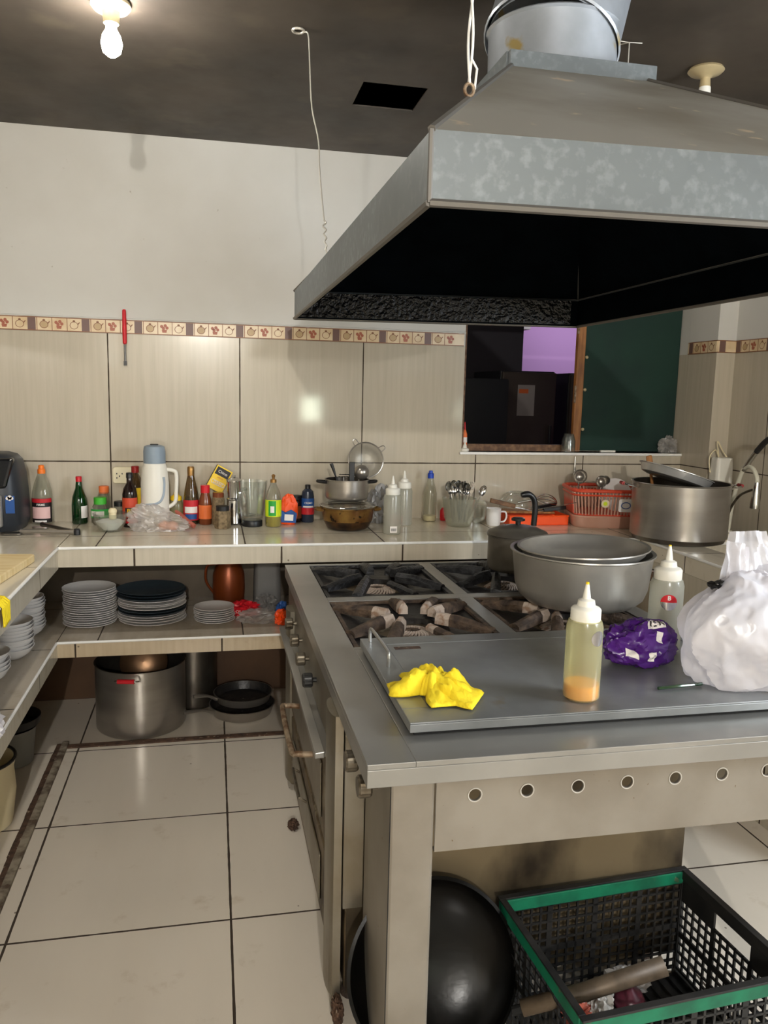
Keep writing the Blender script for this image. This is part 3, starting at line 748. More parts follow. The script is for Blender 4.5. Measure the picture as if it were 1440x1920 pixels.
# ------------------------------------------------------------------ hood
hz0, hz1, hz2 = 1.767, 1.865, 2.25
q0 = [(.30, 1.143), (1.345, 1.10), (1.345, 2.88), (.297, 3.04)]
q2 = [(.675, 1.865), (1.005, 1.865), (1.005, 2.20), (.675, 2.20)]
t = thing('extractor_hood', 'big galvanized sheet metal extractor hood hanging over the range', 'hood', (0, 0, 0))
def quad_strip(b, lo, up, th, mi_out=0, mi_in=1):
    n = 4; A = [Vector(p) for p in lo]; U = [Vector(p) for p in up]
    cen = sum(A, Vector())/4
    def ins(p, z=0):
        d = Vector((cen.x-p.x, cen.y-p.y, 0)).normalized()*th*1.4; return p+d-Vector((0, 0, z))
    ao = [b.verts.new(p) for p in A]; uo = [b.verts.new(p) for p in U]; ai = [b.verts.new(ins(p)) for p in A]; ui = [b.verts.new(ins(p, th)) for p in U]
    for i in range(4):
        j = (i+1) % 4
        for f, k in (((ao[i], ao[j], uo[j]), mi_out), ((ao[i], uo[j], uo[i]), mi_out), ((ai[j], ai[i], ui[j]), mi_in), ((ui[j], ai[i], ui[i]), mi_in)):
            b.faces.new(f).material_index = k
        b.faces.new((ao[j], ao[i], ai[i], ai[j])).material_index = mi_out
        b.faces.new((uo[i], uo[j], ui[j], ui[i])).material_index = mi_out
b = bmesh.new(); quad_strip(b, [(x, y, hz0) for x, y in q0], [(x, y, hz1) for x, y in q0], .006)
obj('lip', b, ['galv', 'hood_in'], t)
b = bmesh.new(); quad_strip(b, [(x, y, hz1) for x, y in q0], [(x, y, hz2) for x, y in q2], .006)
obj('canopy', b, ['galv_top', 'hood_in'], t)
b = bmesh.new()
for p, q in (((.300, 1.143), (.675, 1.865)), ((1.345, 1.10), (1.005, 1.865)), ((.297, 3.04), (.675, 2.2)), ((1.345, 2.88), (1.005, 2.2))): tube(b, [(*p, hz1), (*q, hz2)], .006, 6)
tube(b, [(.3, 1.143, hz0), (.3, 1.143, hz1)], .004, 6)
b2 = [Vector((x, y, hz0)) for x, y in q0]
for i in range(4): tube(b, [b2[i], b2[(i+1) % 4]], .006, 6)
obj('seam', b, 'galv_edge', t)
b = B((.297+.012, 1.32, 2.965, 2.972, hz0+.004, hz0+.09))
xf(b, Matrix.Translation((.3, 3.03, 0)) @ Matrix.Rotation(-.155, 4, 'Z') @ Matrix.Translation((-.3, -2.985, 0)))
obj('tar_strip', b, 'hood_tar', t)
b = bmesh.new(); th = .014
for x0, x1, y0, y1 in ((.665, 1.03, 1.850, 1.865), (.665, 1.03, 2.20, 2.215), (.660, .675, 1.865, 2.2), (1.005, 1.03, 1.865, 2.2)): box(b, x0, x1, y0, y1, hz2-.012, hz2+.028)
obj('collar', b, 'galv', t, bevel=.001)
b = bmesh.new()
lathe(b, [(.160, hz2-.01), (.160, hz2+.03), (.158, hz2+.035), (.160, 2.395), (.166, 2.40), (.160, 2.405), (.155, 2.405), (.155, hz2)], 40, cx=.84, cy=2.035, cap0=False)
obj('duct_pipe', b, 'duct_metal', t, smooth=True)
b = bmesh.new()
lathe(b, [(.168, -.07), (.172, -.065), (.166, -.055), (.166, .5), (.160, .5), (.160, -.07)], 40, cap0=False)
xf(b, Matrix.Translation((.855, 2.05, 2.43)) @ Matrix.Rotation(.42, 4, Vector((-.8, .9, 0)).normalized()))
obj('duct_elbow', b, 'duct_metal', t, smooth=True)
obj('hook_ring', TU([(.427+.008*math.cos(a), 1.385, 2.010+.010*math.sin(a)) for a in [2*PI*i/14 for i in range(14)]], .003, 6, closed=True), 'rust', t)

# suspension wires
b = bmesh.new()
pts = [(.285, 2.703, 2.62), (.288, 2.70, 2.612), (.300, 2.69, 2.60), (.302, 2.66, 2.50), (.303, 2.60, 2.36), (.318, 2.55, 2.25), (.314, 2.48, 2.14), (.318, 2.40, 1.99)]
tube(b, smooth_pts(pts, 5), .0022, 6)
tw = [(.318+.006*math.sin(i*1.1)*(1-i/30), 2.40-.0025*i, 1.99-.0042*i) for i in range(26)]
tube(b, tw, .0024, 6)
o = obj('suspension_wire', b, 'wire_m'); tag(o, 'thin pale wire from a ceiling hook to the hood far left corner', 'wire')
obj('ceiling_hook', TU(circ(.27, 2.705, 2.616, .018, 14), .004, 6, closed=True), 'wire_m', o)
b = bmesh.new()
for ph in (0, PI):
    tube(b, [(.427+.004*math.sin(i*.55+ph), 1.387+.004*math.cos(i*.55+ph), 2.02+i*.02) for i in range(31)], .0022, 6)
tube(b, [(.437, 1.387, 2.012), (.440, 1.387, 2.045), (.43, 1.387, 2.06)], .002, 6)
o = obj('suspension_wire', b, 'bead'); tag(o, 'twisted white wire holding the hood near its front left corner', 'wire')

# ------------------------------------------------------------------ ceiling lamps
t = thing('ceiling_lamp', 'lit bulb in a cream ceiling holder at upper left', 'lamp', (LAMP[0], LAMP[1], ZC))
obj('holder', LA([(.055, -.0005), (.058, -.012), (.05, -.022), (.026, -.028), (.022, -.06)], 28, cap1=True), 'cream_p', t, smooth=True)
o = obj('bulb', LA([(.014, -.061), (.016, -.075), (.026, -.092), (.031, -.115), (.026, -.138), (.012, -.15)], 24, cap1=True), 'lamp_lit', t, smooth=True)
bpy.data.objects['ceiling_bulb_light'].location = (LAMP[0], LAMP[1], ZC-.115); bpy.data.lights['ceiling_bulb_light'].shadow_soft_size = .034
t = thing('ceiling_lamp', 'unlit lamp in a brass-coloured ceiling holder above the hood on the right', 'lamp', (1.652, 2.64, ZC))
obj('holder', LA([(.055, -.0005), (.060, -.008), (.052, -.016), (.024, -.024), (.016, -.032), (.018, -.06)], 28, cap1=True), 'brass', t, smooth=True)
obj('lamp_base', LA([(.019, -.0605), (.020, -.075), (.020, -.09), (.026, -.093), (.026, -.118), (.02, -.125)], 24, cap1=True), 'lamp_cfl', t, smooth=True)
for s in (-1, 1): obj('lamp_tube', TU([(s*.018, 0, -.126), (s*.022, 0, -.19), (0, 0, -.205)], .006, 8), 'lamp_cfl', t)
b = bmesh.new()
for a in (.2, 1.1, 2.0, 2.9): tube(b, [(1.29, 2.5, ZC-.07), (1.29, 2.5, ZC-.01), (1.29+.05*math.cos(a), 2.5+.05*math.sin(a), ZC-.003)], .0018, 5)
o = obj('loose_wire', b, 'wire_m'); tag(o, 'frayed thin wire ends dangling from the ceiling right of the duct', 'wire')

# ------------------------------------------------------------------ back wall: screwdriver-like tool, socket
t = thing('red_brush_handle', 'long red handled tool hanging on the back wall over the tile border', 'tool', (-.393, YB-.016, 1.60))
obj('handle', LA([(.004, .095), (.009, .10), (.010, .16), (.0085, .245), (.006, .252)], 14, cap1=True), 'red', t, smooth=True)
obj('shaft', LA([(.005, .02), (.005, .095)], 12, cap1=True), 'mop_metal', t)
obj('tip', B((-.007, .007, -.004, .004, 0, .02)), 'knob_dark', t)
t = thing('wall_socket', 'cream double wall socket behind the sauce bottles', 'socket', (-.40, YB, 1.092))
b = bmesh.new(); rounded(b, .122, .078, 0, .022, .014); xf(b, Matrix.Rotation(PI/2, 4, 'X')); obj('plate', b, 'socket', t, bevel=.004)
for cx in (-.03, .03):
    b = bmesh.new()
    for dx, dz in ((-.010, .006), (.010, .006), (0, -.006), (-.010, -.014)): xf_ = lathe
    for dx, dz in ((-.012, .008), (.012, .008), (0, -.004), (-.012, -.012)): box(b, cx+dx-.0022, cx+dx+.0022, -.0235, -.0225, dz-.0035, dz+.0035)
    obj('contact_holes', b, 'black_p', t)

# ------------------------------------------------------------------ round bottle maker
def bottle(name, label, x, y, prof, m, cap=None, cap_m=None, labels=(), liquid=None, liq_m=None, z=ZK, cat='bottle', n=32, sq=None, rz=0, txt=None):
    t = thing(name, label, cat, (x, y, z), rz)
    prof = [(r, zz+.0006) for r, zz in prof]
    obj('body', LA(prof, n, cap1=True, sq=sq), m, t, smooth=True)
    if liquid:
        lp = [(r*.94, zz+.002) for r, zz in prof if zz < liquid-.002]
        rl = [r for r, zz in prof if zz >= liquid-.002][0]; lp.append((min(lp[-1][0], rl*.94), liquid))
        obj('contents', LA(lp, n, cap1=True, sq=sq), liq_m, t, smooth=True)
    zt = prof[-1][1]
    if cap: obj('cap', LA([(r, zt+zz) for r, zz in cap], 24, cap1=True), cap_m, t, smooth=True)
    for (r, z0, z1, a0, a1, mm) in labels:
        obj('label', wrap_label(r, z0, z1, a0, a1), mm, t)
    if txt:
        for s, size, mm, zz, r in txt: text(s, size, mm, t, (0, -r-.0003, zz), bend=r, ext=.0002, bold=size*.015)
    return t
CAP = [(.0145, -.012), (.0145, .012), (.012, .014)]
bottle('vinegar_bottle', 'clear bottle with bright orange cap and red and black label beside the air fryer', -.765, 3.88,
       [(.040, 0), (.044, .006), (.044, .115), (.043, .15), (.032, .19), (.019, .225), (.013, .245)], 'bottle_clear',
       [(.017, -.014), (.017, .006), (.0125, .008), (.0125, .022), (.010, .025)], 'orange_cap',
       [(.0448, .012, .122, -165, -20, 'label_black'), (.0453, .103, .121, -162, -24, 'label_red'), (.0453, .03, .083, -150, -36, 'label_pink'), (.0453, .014, .022, -130, -60, 'label_white')],
       txt=[('FIRME', .014, 'label_white', .093, .0455)])
bottle('sauce_bottle', 'slim dark green glass bottle with a small red cap', -.605, 3.875,
       [(.030, 0), (.034, .005), (.034, .09), (.030, .125), (.016, .165), (.012, .205)], 'bottle_green',
       [(.0135, -.010), (.0135, .012), (.012, .014)], 'red', [(.0346, .03, .085, -70, 10, 'label_white')], .04, 'soy')
bottle('spice_jar', 'squat clear jar with a green screw lid and green label', -.51, 3.845,
       [(.030, 0), (.040, .01), (.041, .055), (.034, .085), (.026, .10)], 'bottle_clear',
       [(.028, -.006), (.028, .024), (.026, .026)], 'green_cap', [(.0415, .035, .075, -170, -15, 'label_green'), (.0420, .042, .066, -150, -60, 'label_white')], .05, 'spice', cat='jar')
bottle('seasoning_bottle', 'bottle with faded orange lid just behind the green lidded jar', -.50, 3.905,
       [(.028, 0), (.030, .01), (.030, .12), (.022, .145)], 'bottle_clear', [(.0225, -.008), (.0225, .024), (.021, .026)], 'label_orange', (), .06, 'spice', cat='jar')
bottle('small_jar', 'small jar with a black lid between the glass bowl and the black capped soy bottle', -.425, 3.855, [(.025, 0), (.027, .005), (.027, .08), (.024, .09)], 'bottle_clear', [(.026, -.006), (.026, .014), (.024, .016)], 'black_p', (), .06, 'spice', cat='jar')
bottle('soy_sauce_bottle', 'dark soy sauce bottle with black cap and brick red label', -.372, 3.775,
       [(.030, 0), (.0325, .005), (.0325, .15), (.028, .175), (.013, .20), (.0125, .235)], 'soy', [(.0145, -.012), (.0145, .010), (.013, .012)], 'black_p',
       [(.0331, .045, .135, -175, -5, 'label_brick'), (.0336, .06, .09, -125, -60, 'label_black'), (.0336, .02, .04, -160, -20, 'label_red')], txt=[('BJ', .026, 'label_yellow', .076, .034)])
bottle('soy_sauce_bottle', 'taller sauce bottle with red cap and yellow label behind the black capped one', -.355, 3.87,
       [(.034, 0), (.036, .005), (.036, .16), (.030, .20), (.014, .235), (.0135, .25)], 'amber', [(.0175, -.012), (.0175, .016), (.015, .018)], 'red_dark',
       [(.0366, .09, .17, -170, -10, 'label_yellow')], .15, 'soy')
# thermos
t = thing('thermos_jug', 'tall white vacuum jug with grey-blue lid and side handle', 'thermos', (-.262, 3.79, ZK))
obj('body', LA([(.060, .0006), (.062, .012), (.063, .06), (.0625, .20), (.056, .262), (.050, .285), (.048, .29)], 36, cap1=True), 'white_p', t, smooth=True)
l = obj('lid', LA([(.049, .2905), (.049, .345), (.045, .366), (.030, .372)], 36, cap1=True), 'gray_lid', t, smooth=True)
obj('push_button', B((-.018, .018, -.012, .012, .372, .377)), 'black_p', l, bevel=.003)
b = bmesh.new(); tube(b, smooth_pts([(.045, 0, .262), (.085, 0, .255), (.096, 0, .235), (.094, 0, .16), (.088, 0, .11), (.055, 0, .085)], 5), [.009]*26, 10)
obj('handle', b, 'white_p', t, smooth=True)
b = bmesh.new()
ps = [Vector((.0632*math.cos(math.radians(a)), .0632*math.sin(math.radians(a)), z)) for a, z in ((-48, .23), (-46, .20), (-50, .155), (-62, .125), (-80, .112), (-100, .108), (-125, .105))]
tube(b, smooth_pts(ps, 5), .0055, 8); obj('trim_stripe', b, 'grey_trim', t, smooth=True)
bottle('sauce_squeezer', 'small clear sauce squeezer with a pointed yellow top', -.172, 3.86, [(.030, 0), (.033, .006), (.033, .085), (.028, .105), (.022, .115)], 'squeeze_y',
       [(.026, -.006), (.026, .012), (.012, .02), (.008, .04), (.003, .062)], 'yellow_p', (), .05, 'oil')
bottle('oyster_sauce_bottle', 'tall glass bottle with gold foil neck and red oval label', -.103, 3.84,
       [(.034, 0), (.036, .006), (.036, .10), (.031, .15), (.020, .205), (.014, .235), (.0135, .262)], 'amber', [(.0150, -.045), (.0165, -.01), (.0155, .004), (.013, .008)], 'gold',
       [(.0366, .02, .115, -175, -5, 'label_red'), (.0371, .055, .085, -140, -40, 'label_white'), (.0371, .026, .05, -135, -45, 'label_blue')], .13, 'soy')
bottle('hot_sauce_bottle', 'short brown sauce bottle with red cap and plain orange label', -.038, 3.82,
       [(.027, 0), (.030, .005), (.030, .095), (.027, .12), (.019, .145), (.018, .155)], 'sauce_brown', [(.021, -.006), (.021, .028), (.019, .030)], 'red', [(.0306, .028, .093, -175, -5, 'label_orange')])
bottle('brown_jar', 'tall jar of brown seasoning with rusty lid behind the hexagonal jar', .022, 3.80, [(.026, 0), (.029, .006), (.029, .12), (.024, .135)], 'spice', [(.026, -.004), (.026, .016), (.024, .018)], 'sauce_brown', cat='jar')
bottle('hexagonal_jar', 'hexagonal glass jar of tan spice with black lid at the front', .040, 3.70, [(.034, 0), (.037, .005), (.037, .072), (.030, .084)], 'spice', [(.030, -.002), (.030, .018), (.028, .020)], 'black_p', n=6, cat='jar')
# yellow box leaning on the jar
b = bmesh.new(); box(b, -.040, .040, -.014, .014, 0, .115)
t = obj('tea_box', b, 'label_yellow', None, bevel=.001); tag(t, 'tilted yellow carton with a black top panel leaning above the brown jar', 'box')
t.location = (.0, 3.865, 1.030); t.rotation_euler = (-.08, math.radians(29), .05)
obj('black_panel', B((-.034, .034, -.0150, -.0141, .072, .109)), 'label_black', t)
obj('side_panel', B((-.0412, -.0401, -.0138, .0138, .001, .114)), 'label_black', t)
b = bmesh.new()
for i in range(5): tube(b, circ(-.012+.012*i, 0, 0, .010, 10), .0016, 4, closed=True)
xf(b, Matrix.Translation((-.01, -.0155, .036)) @ Matrix.Rotation(PI/2, 4, 'X')); obj('picture', b, 'label_white', t)
text('Chino', .019, 'label_white', t, (0, -.0153, .090)); text('ARROZ', .009, 'label_brick', t, (0, -.0153, .062))
# chrome grinder
t = thing('coffee_maker', 'shiny chrome two-part coffee maker left of the blender jug', 'coffee maker', (.095, 3.79, ZK), 1.1)
obj('lower_chamber', LA([(.040, .0006), (.042, .006), (.036, .012), (.034, .10), (.033, .118), (.036, .122)], 28, cap1=True), 'chrome', t, smooth=True)
u = obj('upper_chamber', LA([(.036, .1225), (.036, .126), (.030, .13), (.034, .20), (.036, .205)], 12, cap1=True), 'chrome', t, smooth=True)
obj('lid', LA([(.037, .2055), (.037, .212), (.02, .222), (.006, .226), (.006, .236)], 24, cap1=True), 'chrome', t, smooth=True)
obj('handle', TU(smooth_pts([(.034, 0, .195), (.062, 0, .205), (.068, 0, .18), (.062, 0, .14)], 4), .007, 8), 'black_p', t)
# blender jug
t = thing('blender_jug', 'empty glass blender jug on a black collar with a glass handle', 'blender jug', (.177, 3.76, ZK), .75)
obj('base', LA([(.046, .0006), (.047, .004), (.047, .026), (.044, .030)], 28, cap1=True), 'black_p', t, smooth=True)
obj('jug', LA([(.040, .0305), (.046, .05), (.060, .20), (.061, .213), (.058, .213), (.043, .052), (.02, .045)], 20, sq=4), 'glass', t, smooth=True)
obj('handle', TU(smooth_pts([(-.048, -.01, .178), (-.080, -.01, .178), (-.094, -.01, .15), (-.088, -.01, .10), (-.05, -.01, .055)], 4), .008, 8), 'glass', t, smooth=True)
obj('blade', B((-.02, .02, -.003, .003, .048, .052), (-.003, .003, -.02, .02, .054, .058)), 'chrome', t)
bottle('oil_bottle', 'clear cooking oil bottle with bright lime and green label', .273, 3.735,
       [(.033, 0), (.037, .006), (.037, .12), (.034, .145), (.030, .165), (.014, .20), (.013, .215)], 'bottle_clear', [(.0145, -.008), (.0145, .006), (.006, .008), (.007, .018), (.010, .024), (.004, .03)], 'gold',
       [(.0376, .050, .128, -178, -2, 'label_lime'), (.0381, .055, .125, -130, -75, 'label_green'), (.0386, .07, .10, -115, -88, 'label_white')], .055, 'oil')
# snack pack
b = crumple(.042, .018, .082, .14, 2.2, 4, 3, flat=True)
t = obj('snack_pack', b, 'orange', None, smooth=True); tag(t, 'orange and blue foil pouch slumped between the oil bottle and a dark bottle', 'packet'); t.location = (.345, 3.79, ZK); t.rotation_euler = (.0, .06, 0)
bb = bmesh.new(); pts = [(-.034, -.0225, .012), (.036, -.0225, .012), (.038, -.0235, .058), (.01, -.026, .075), (-.016, -.0255, .06), (-.036, -.0235, .07)]
lo = [bb.verts.new(p) for p in pts]; hi = [bb.verts.new((x, y+.012, z)) for x, y, z in pts]
bb.faces.new(lo); bb.faces.new(hi[::-1])
for i in range(6): bb.faces.new((lo[i], hi[i], hi[(i+1) % 6], lo[(i+1) % 6]))
obj('blue_print', bb, 'label_blue', t)
obj('white_print', B((-.02, .022, -.0275, -.0262, .022, .052)), 'label_white', t, bevel=.006)
bottle('dark_jar', 'dark brown jar with black lid between the orange pouch and the navy bottle', .392, 3.865, [(.026, 0), (.028, .006), (.028, .10), (.024, .112)], 'soy', [(.026, -.002), (.026, .016), (.024, .018)], 'black_p', [(.0286, .02, .08, -170, -10, 'sauce_brown')], cat='jar')
bottle('vanilla_bottle', 'navy blue bottle with black cap and blue and red label', .448, 3.86, [(.028, 0), (.031, .006), (.031, .125), (.027, .150), (.014, .162)], 'ink_blue', [(.0135, -.004), (.0135, .018), (.012, .020)], 'black_p',
       [(.0316, .040, .118, -170, -10, 'label_blue'), (.0321, .040, .072, -168, -12, 'label_red'), (.0326, .074, .082, -140, -40, 'label_white')], txt=[('CREMO', .012, 'label_white', .096, .0324)])

# glass bowl with salt
t = thing('glass_bowl', 'ribbed glass bowl holding white salt in front of the jars', 'bowl', (-.445, 3.655, ZK))
b = bmesh.new(); lathe(b, [(.035, .0006), (.045, .003), (.066, .04), (.073, .082), (.070, .082), (.062, .04), (.042, .008), (.01, .007)], 48, flute=.02)
obj('bowl', b, 'glass', t, smooth=True)
obj('salt', LA([(.03, .009), (.055, .035), (.061, .045), (.04, .052), (.01, .050)], 28, cap1=True), 'salt', t, smooth=True)
t = thing('salt_shaker', 'cream plastic shaker standing in the glass bowl of salt', 'shaker', (-.435, 3.665, ZK+.053))
obj('body', LA([(.014, 0), (.016, .004), (.016, .028), (.018, .03), (.018, .04), (.012, .048)], 20, cap1=True), 'cream_p', t, smooth=True)
# air fryer
t = thing('air_fryer', 'charcoal air fryer with silver handle at the left end of the back counter', 'air fryer', (-.948, 3.785, ZK))
b = bmesh.new(); S = [(0, .90, .0), (.02, .96, 0), (.03, 1, 0), (.14, 1, 0), (.24, .95, .0), (.30, .86, .0), (.325, .72, 0), (.335, .5, 0)]
prev = None; n = 40
for z, s, _ in S:
    ring = [b.verts.new((.137*s*(abs(math.cos(a))**.55)*(1 if math.cos(a) > 0 else -1), .142*s*(abs(math.sin(a))**.55)*(1 if math.sin(a) > 0 else -1), z+.0006)) for a in [2*PI*i/n for i in range(n)]]
    if prev:
        for i in range(n): b.faces.new((prev[i], prev[(i+1) % n], ring[(i+1) % n], ring[i]))
    else: b.faces.new(ring[::-1])
    prev = ring
b.faces.new(prev); obj('body', b, 'fryer', t, smooth=True)
b = bmesh.new(); hexa(b, [(-.085, -.149, .19), (.085, -.149, .19), (.085, -.10, .19), (-.085, -.10, .19)], [(-.115, -.118, .318), (.115, -.118, .318), (.115, -.07, .318), (-.115, -.07, .318)])
obj('control_panel', b, 'fryer_gloss', t, bevel=.012)
d = obj('dial', xf(LA([(.030, 0), (.030, .018), (.025, .022)], 28, cap1=True), Matrix.Translation((.03, -.138, .252)) @ Matrix.Rotation(PI/2, 4, 'X')), 'white_p', t, smooth=True)
obj('dial_face', xf(LA([(.022, .0221), (.022, .024)], 24, cap1=True), Matrix.Translation((.03, -.138, .252)) @ Matrix.Rotation(PI/2, 4, 'X')), 'silver_p', d)
b = bmesh.new(); rounded(b, .042, .045, .03, .165, .018, cx=.052, cy=-.165); obj('handle', b, 'silver_p', t, bevel=.006)
b = B((.082, .118, -.1465, -.1425, .085, .16)); s = obj('sticker', b, 'label_blue', t); 
b = bmesh.new()
for x, z, r in ((.092, .150, .008), (.100, .154, .009), (.108, .150, .007), (.1, .146, .007)): lathe(b, [(r, 0), (r, .001)], 14, cx=x, cy=z, cap1=True)
xf(b, Matrix.Translation((0, -.1466, 0)) @ Matrix.Rotation(PI/2, 4, 'X')); obj('cloud_print', b, 'label_white', s)
obj('base_ring', LA([(.120, .0003), (.124, .012)], 36, cap1=True), 'black_p', t)
# tongs
t = thing('kitchen_tongs', 'steel kitchen tongs lying open on the counter corner', 'tongs', (-.60, 3.56, ZK))
b = bmesh.new(); tube(b, smooth_pts([(.02, 0, .014), (-.12, .02, .016), (-.20, .035, .014)], 4), [.011, .010, .0095, .009, .009, .009, .010, .011, .012], 8)
obj('arm', b, 'steel_pot', t, smooth=True)
b = bmesh.new(); tube(b, smooth_pts([(.02, .012, .014), (-.09, .11, .022), (-.14, .17, .022)], 4), [.010, .009, .008, .008, .008, .008, .009, .011, .012], 8)
obj('arm', b, 'steel_dark', t, smooth=True)
b = bmesh.new(); rounded(b, .09, .055, 0, .004, .02, cx=-.235, cy=.04); xf(b, Matrix.Translation((0, 0, .004))); obj('tip', b, 'steel_dark', t)
b = bmesh.new(); rounded(b, .07, .045, 0, .004, .018, cx=-.15, cy=.185); xf(b, Matrix.Translation((0, 0, .004))); obj('tip', b, 'steel_pot', t)
obj('pivot', xf(LA([(.014, 0), (.014, .022), (.011, .026)], 14, cap1=True), Matrix.Translation((.03, .008, .002))), 'black_p', t)
# bag of eggs
t = thing('egg_bag', 'thin clear plastic bag with pinkish eggs in front of the thermos', 'bag', (-.235, 3.645, ZK))
b = bmesh.new(); sections = [(-.10, .02, .055, .085), (-.07, .03, .06, .11), (-.03, .04, .055, .10), (.02, .035, .05, .075), (.07, .035, .045, .06), (.11, .02, .03, .035)]
b.free(); b = crumple(.115, .045, .05, .26, 2.0, 5, 5)
for v in b.verts: v.co.z *= 1.15-.35*(v.co.x/.1); v.co.z = max(v.co.z, .0008)
obj('bag_film', b, 'film_clear', t, smooth=True)
for (x, y) in ((.055, 0), (.02, .012)):
    b = bmesh.new(); bmesh.ops.create_uvsphere(b, u_segments=20, v_segments=12, radius=.021); xf(b, Matrix.Translation((x, y, .0225)) @ Matrix.Diagonal((1.3, 1, 1, 1))); e = obj('egg', b, 'egg', None, smooth=True)
    e.location = (-.235, 3.645, ZK); tag(e, 'pinkish egg inside the clear plastic bag, ' + ('nearer the sauce bottles' if x > .03 else 'nearer the thermos'), 'egg', 'eggs in the clear bag')
t = thing('sausage', 'reddish cured sausage in film propped on the counter by the oyster sauce bottle', 'sausage', (-.115, 3.70, ZK))
obj('body', TU([(-.055, .05, .075), (-.04, .035, .062), (.0, 0, .030), (.03, -.02, .014)], [.006, .012, .014, .011], 12), 'chorizo', t, smooth=True)

# ------------------------------------------------------------------ pots on the back counter
def pot_body(r, h, m, rb=None, lip=.004, n=44, base_m=None, thick=.003, round_=.02, inner=None):
    rb = rb or r; b = bmesh.new(); pr = []
    pr.append((rb-round_, .0006))
    for i in range(1, 5):
        a = PI/2*i/4; pr.append((rb-round_+round_*math.sin(a), .0006+round_*(1-math.cos(a))))
    pr += [(rb+(r-rb)*.5, h*.5), (r, h-.004), (r+lip, h-.002), (r+lip, h+.001), (r-thick, h+.001), (rb-thick, round_+.003), (rb-round_, thick+.002), (.005, thick+.002)]
    mis = [0]*(len(pr)-5)+[1]*4 if inner else None
    lathe(b, pr, n, mis=mis)
    return b
t = thing('casserole_pot', 'brown scorched casserole pot on the back counter under the steel pot', 'pot', (.61, 3.645, ZK))
b = bmesh.new(); lathe(b, [(.075, .0006), (.095, .01), (.115, .045), (.119, .085), (.121, .10), (.128, .103), (.128, .106), (.115, .106), (.110, .05), (.08, .012), (.01, .010)], 44, mis=[1, 1, 0, 0, 0, 0, 0, 0, 1, 1])
obj('body', b, ['burnt_pot', 'burnt_dark'], t, smooth=True)
for s in (-1, 1): obj('handle', TU(smooth_pts([(s*.118, -.035, .093), (s*.145, -.03, .096), (s*.152, 0, .096), (s*.145, .03, .096), (s*.118, .035, .093)], 4), .0065, 8), 'burnt_pot', t)
l = obj('glass_lid', LA([(.124, .1065), (.128, .110), (.128, .114), (.100, .126), (.05, .134), (.01, .136)], 44, cap1=True), 'glass', t, smooth=True)
obj('lid_rim', TU(circ(0, 0, .112, .128, 44), .0035, 8, closed=True), 'chrome', l)
t = thing('saucepan', 'polished steel saucepan full of utensils standing on the casserole lid', 'pot', (.605, 3.65, ZK+.138))
obj('body', pot_body(.100, .095, 'steel_pot', inner=True), ['steel_pot', 'steel_dark'], t, smooth=True)
for s in (-1, 1):
    obj('handle', TU(smooth_pts([(s*.098, -.02, .082), (s*.125, -.018, .084), (s*.138, 0, .086), (s*.125, .018, .084), (s*.098, .02, .082)], 4), .007, 8), 'bakelite', t)
zp = ZK+.138+.01
t = thing('strainer', 'round fine-mesh strainer with wire ears leaning up out of the saucepan', 'strainer', (.685, 3.72, zp+.06))
b = bmesh.new(); tube(b, circ(0, 0, 0, .083, 40), .0032, 8, closed=True)
mt = Matrix.Translation((.02, 0, .108)) @ Matrix.Rotation(math.radians(78), 4, 'X')
xf(b, mt); obj('rim', b, 'steel_pot', t, smooth=True)
b = bmesh.new(); ng = 14; grid = {}
lathe(b, [(.082, 0), (.074, -.02), (.055, -.036), (.028, -.044), (.002, -.046)], 40, cap0=False)
xf(b, mt)
meshm = bpy.data.materials.new('mesh_wire'); meshm.use_nodes = True; nt = meshm.node_tree
bs = nt.nodes['Principled BSDF']; bs.inputs['Base Color'].default_value = lin((150, 146, 136)); bs.inputs['Metallic'].default_value = .8; bs.inputs['Roughness'].default_value = .4; bs.inputs['Alpha'].default_value = .45
M['mesh_wire'] = meshm
obj('mesh', b, 'mesh_wire', t, smooth=True)
for a in (35, 120):
    c, s = math.cos(math.radians(a)), math.sin(math.radians(a))
    b = TU(smooth_pts([(.083*c-.012*s, .083*s+.012*c, 0), (.108*c-.008*s, .108*s+.008*c, 0), (.110*c+.008*s, .110*s-.008*c, 0), (.083*c+.012*s, .083*s-.012*c, 0)], 4), .0022, 6); xf(b, mt); obj('ear', b, 'steel_pot', t)
obj('handle', TU([(.02, .0, .03), (.0, -.02, -.02), (-.01, -.03, -.055)], .004, 8), 'steel_pot', t)
t = thing('spatula', 'spatula with a grey tapering handle leaning out of the saucepan to the left', 'spatula', (.56, 3.66, zp))
obj('handle', TU([(.02, 0, .005), (-.008, .0, .10), (-.018, 0, .13), (-.028, 0, .155)], [.004, .004, .007, .008], 10), 'knob_dark', t, smooth=True)
obj('blade', B((.005, .045, -.001, .001, .002, .05)), 'steel_pot', t)
t = thing('spatula', 'spatula with a broad dark handle upright in the middle of the saucepan', 'spatula', (.625, 3.64, zp))
b = bmesh.new(); rounded(b, .026, .012, .075, .165, .005); obj('handle', b, 'knob_dark', t, bevel=.002)
obj('shaft', TU([(0, 0, .004), (0, 0, .08)], .0035), 'steel_pot', t)
t = thing('ladle', 'round steel ladle bowl resting above the saucepan rim at right', 'ladle', (.665, 3.665, zp))
b = bmesh.new(); bmesh.ops.create_uvsphere(b, u_segments=24, v_segments=16, radius=.036)
bmesh.ops.delete(b, geom=[v for v in b.verts if v.co.z > .012], context='VERTS'); xf(b, Matrix.Translation((.01, .0, .115)) @ Matrix.Rotation(-1.2, 4, 'X')); obj('bowl', b, 'steel_pot', t, smooth=True)
obj('handle', TU([(.0, .0, .085), (-.02, .0, .004)], .004), 'steel_pot', t)
t = thing('grater', 'perforated steel masher head poking out of the saucepan', 'masher', (.585, 3.63, zp))
b = bmesh.new()
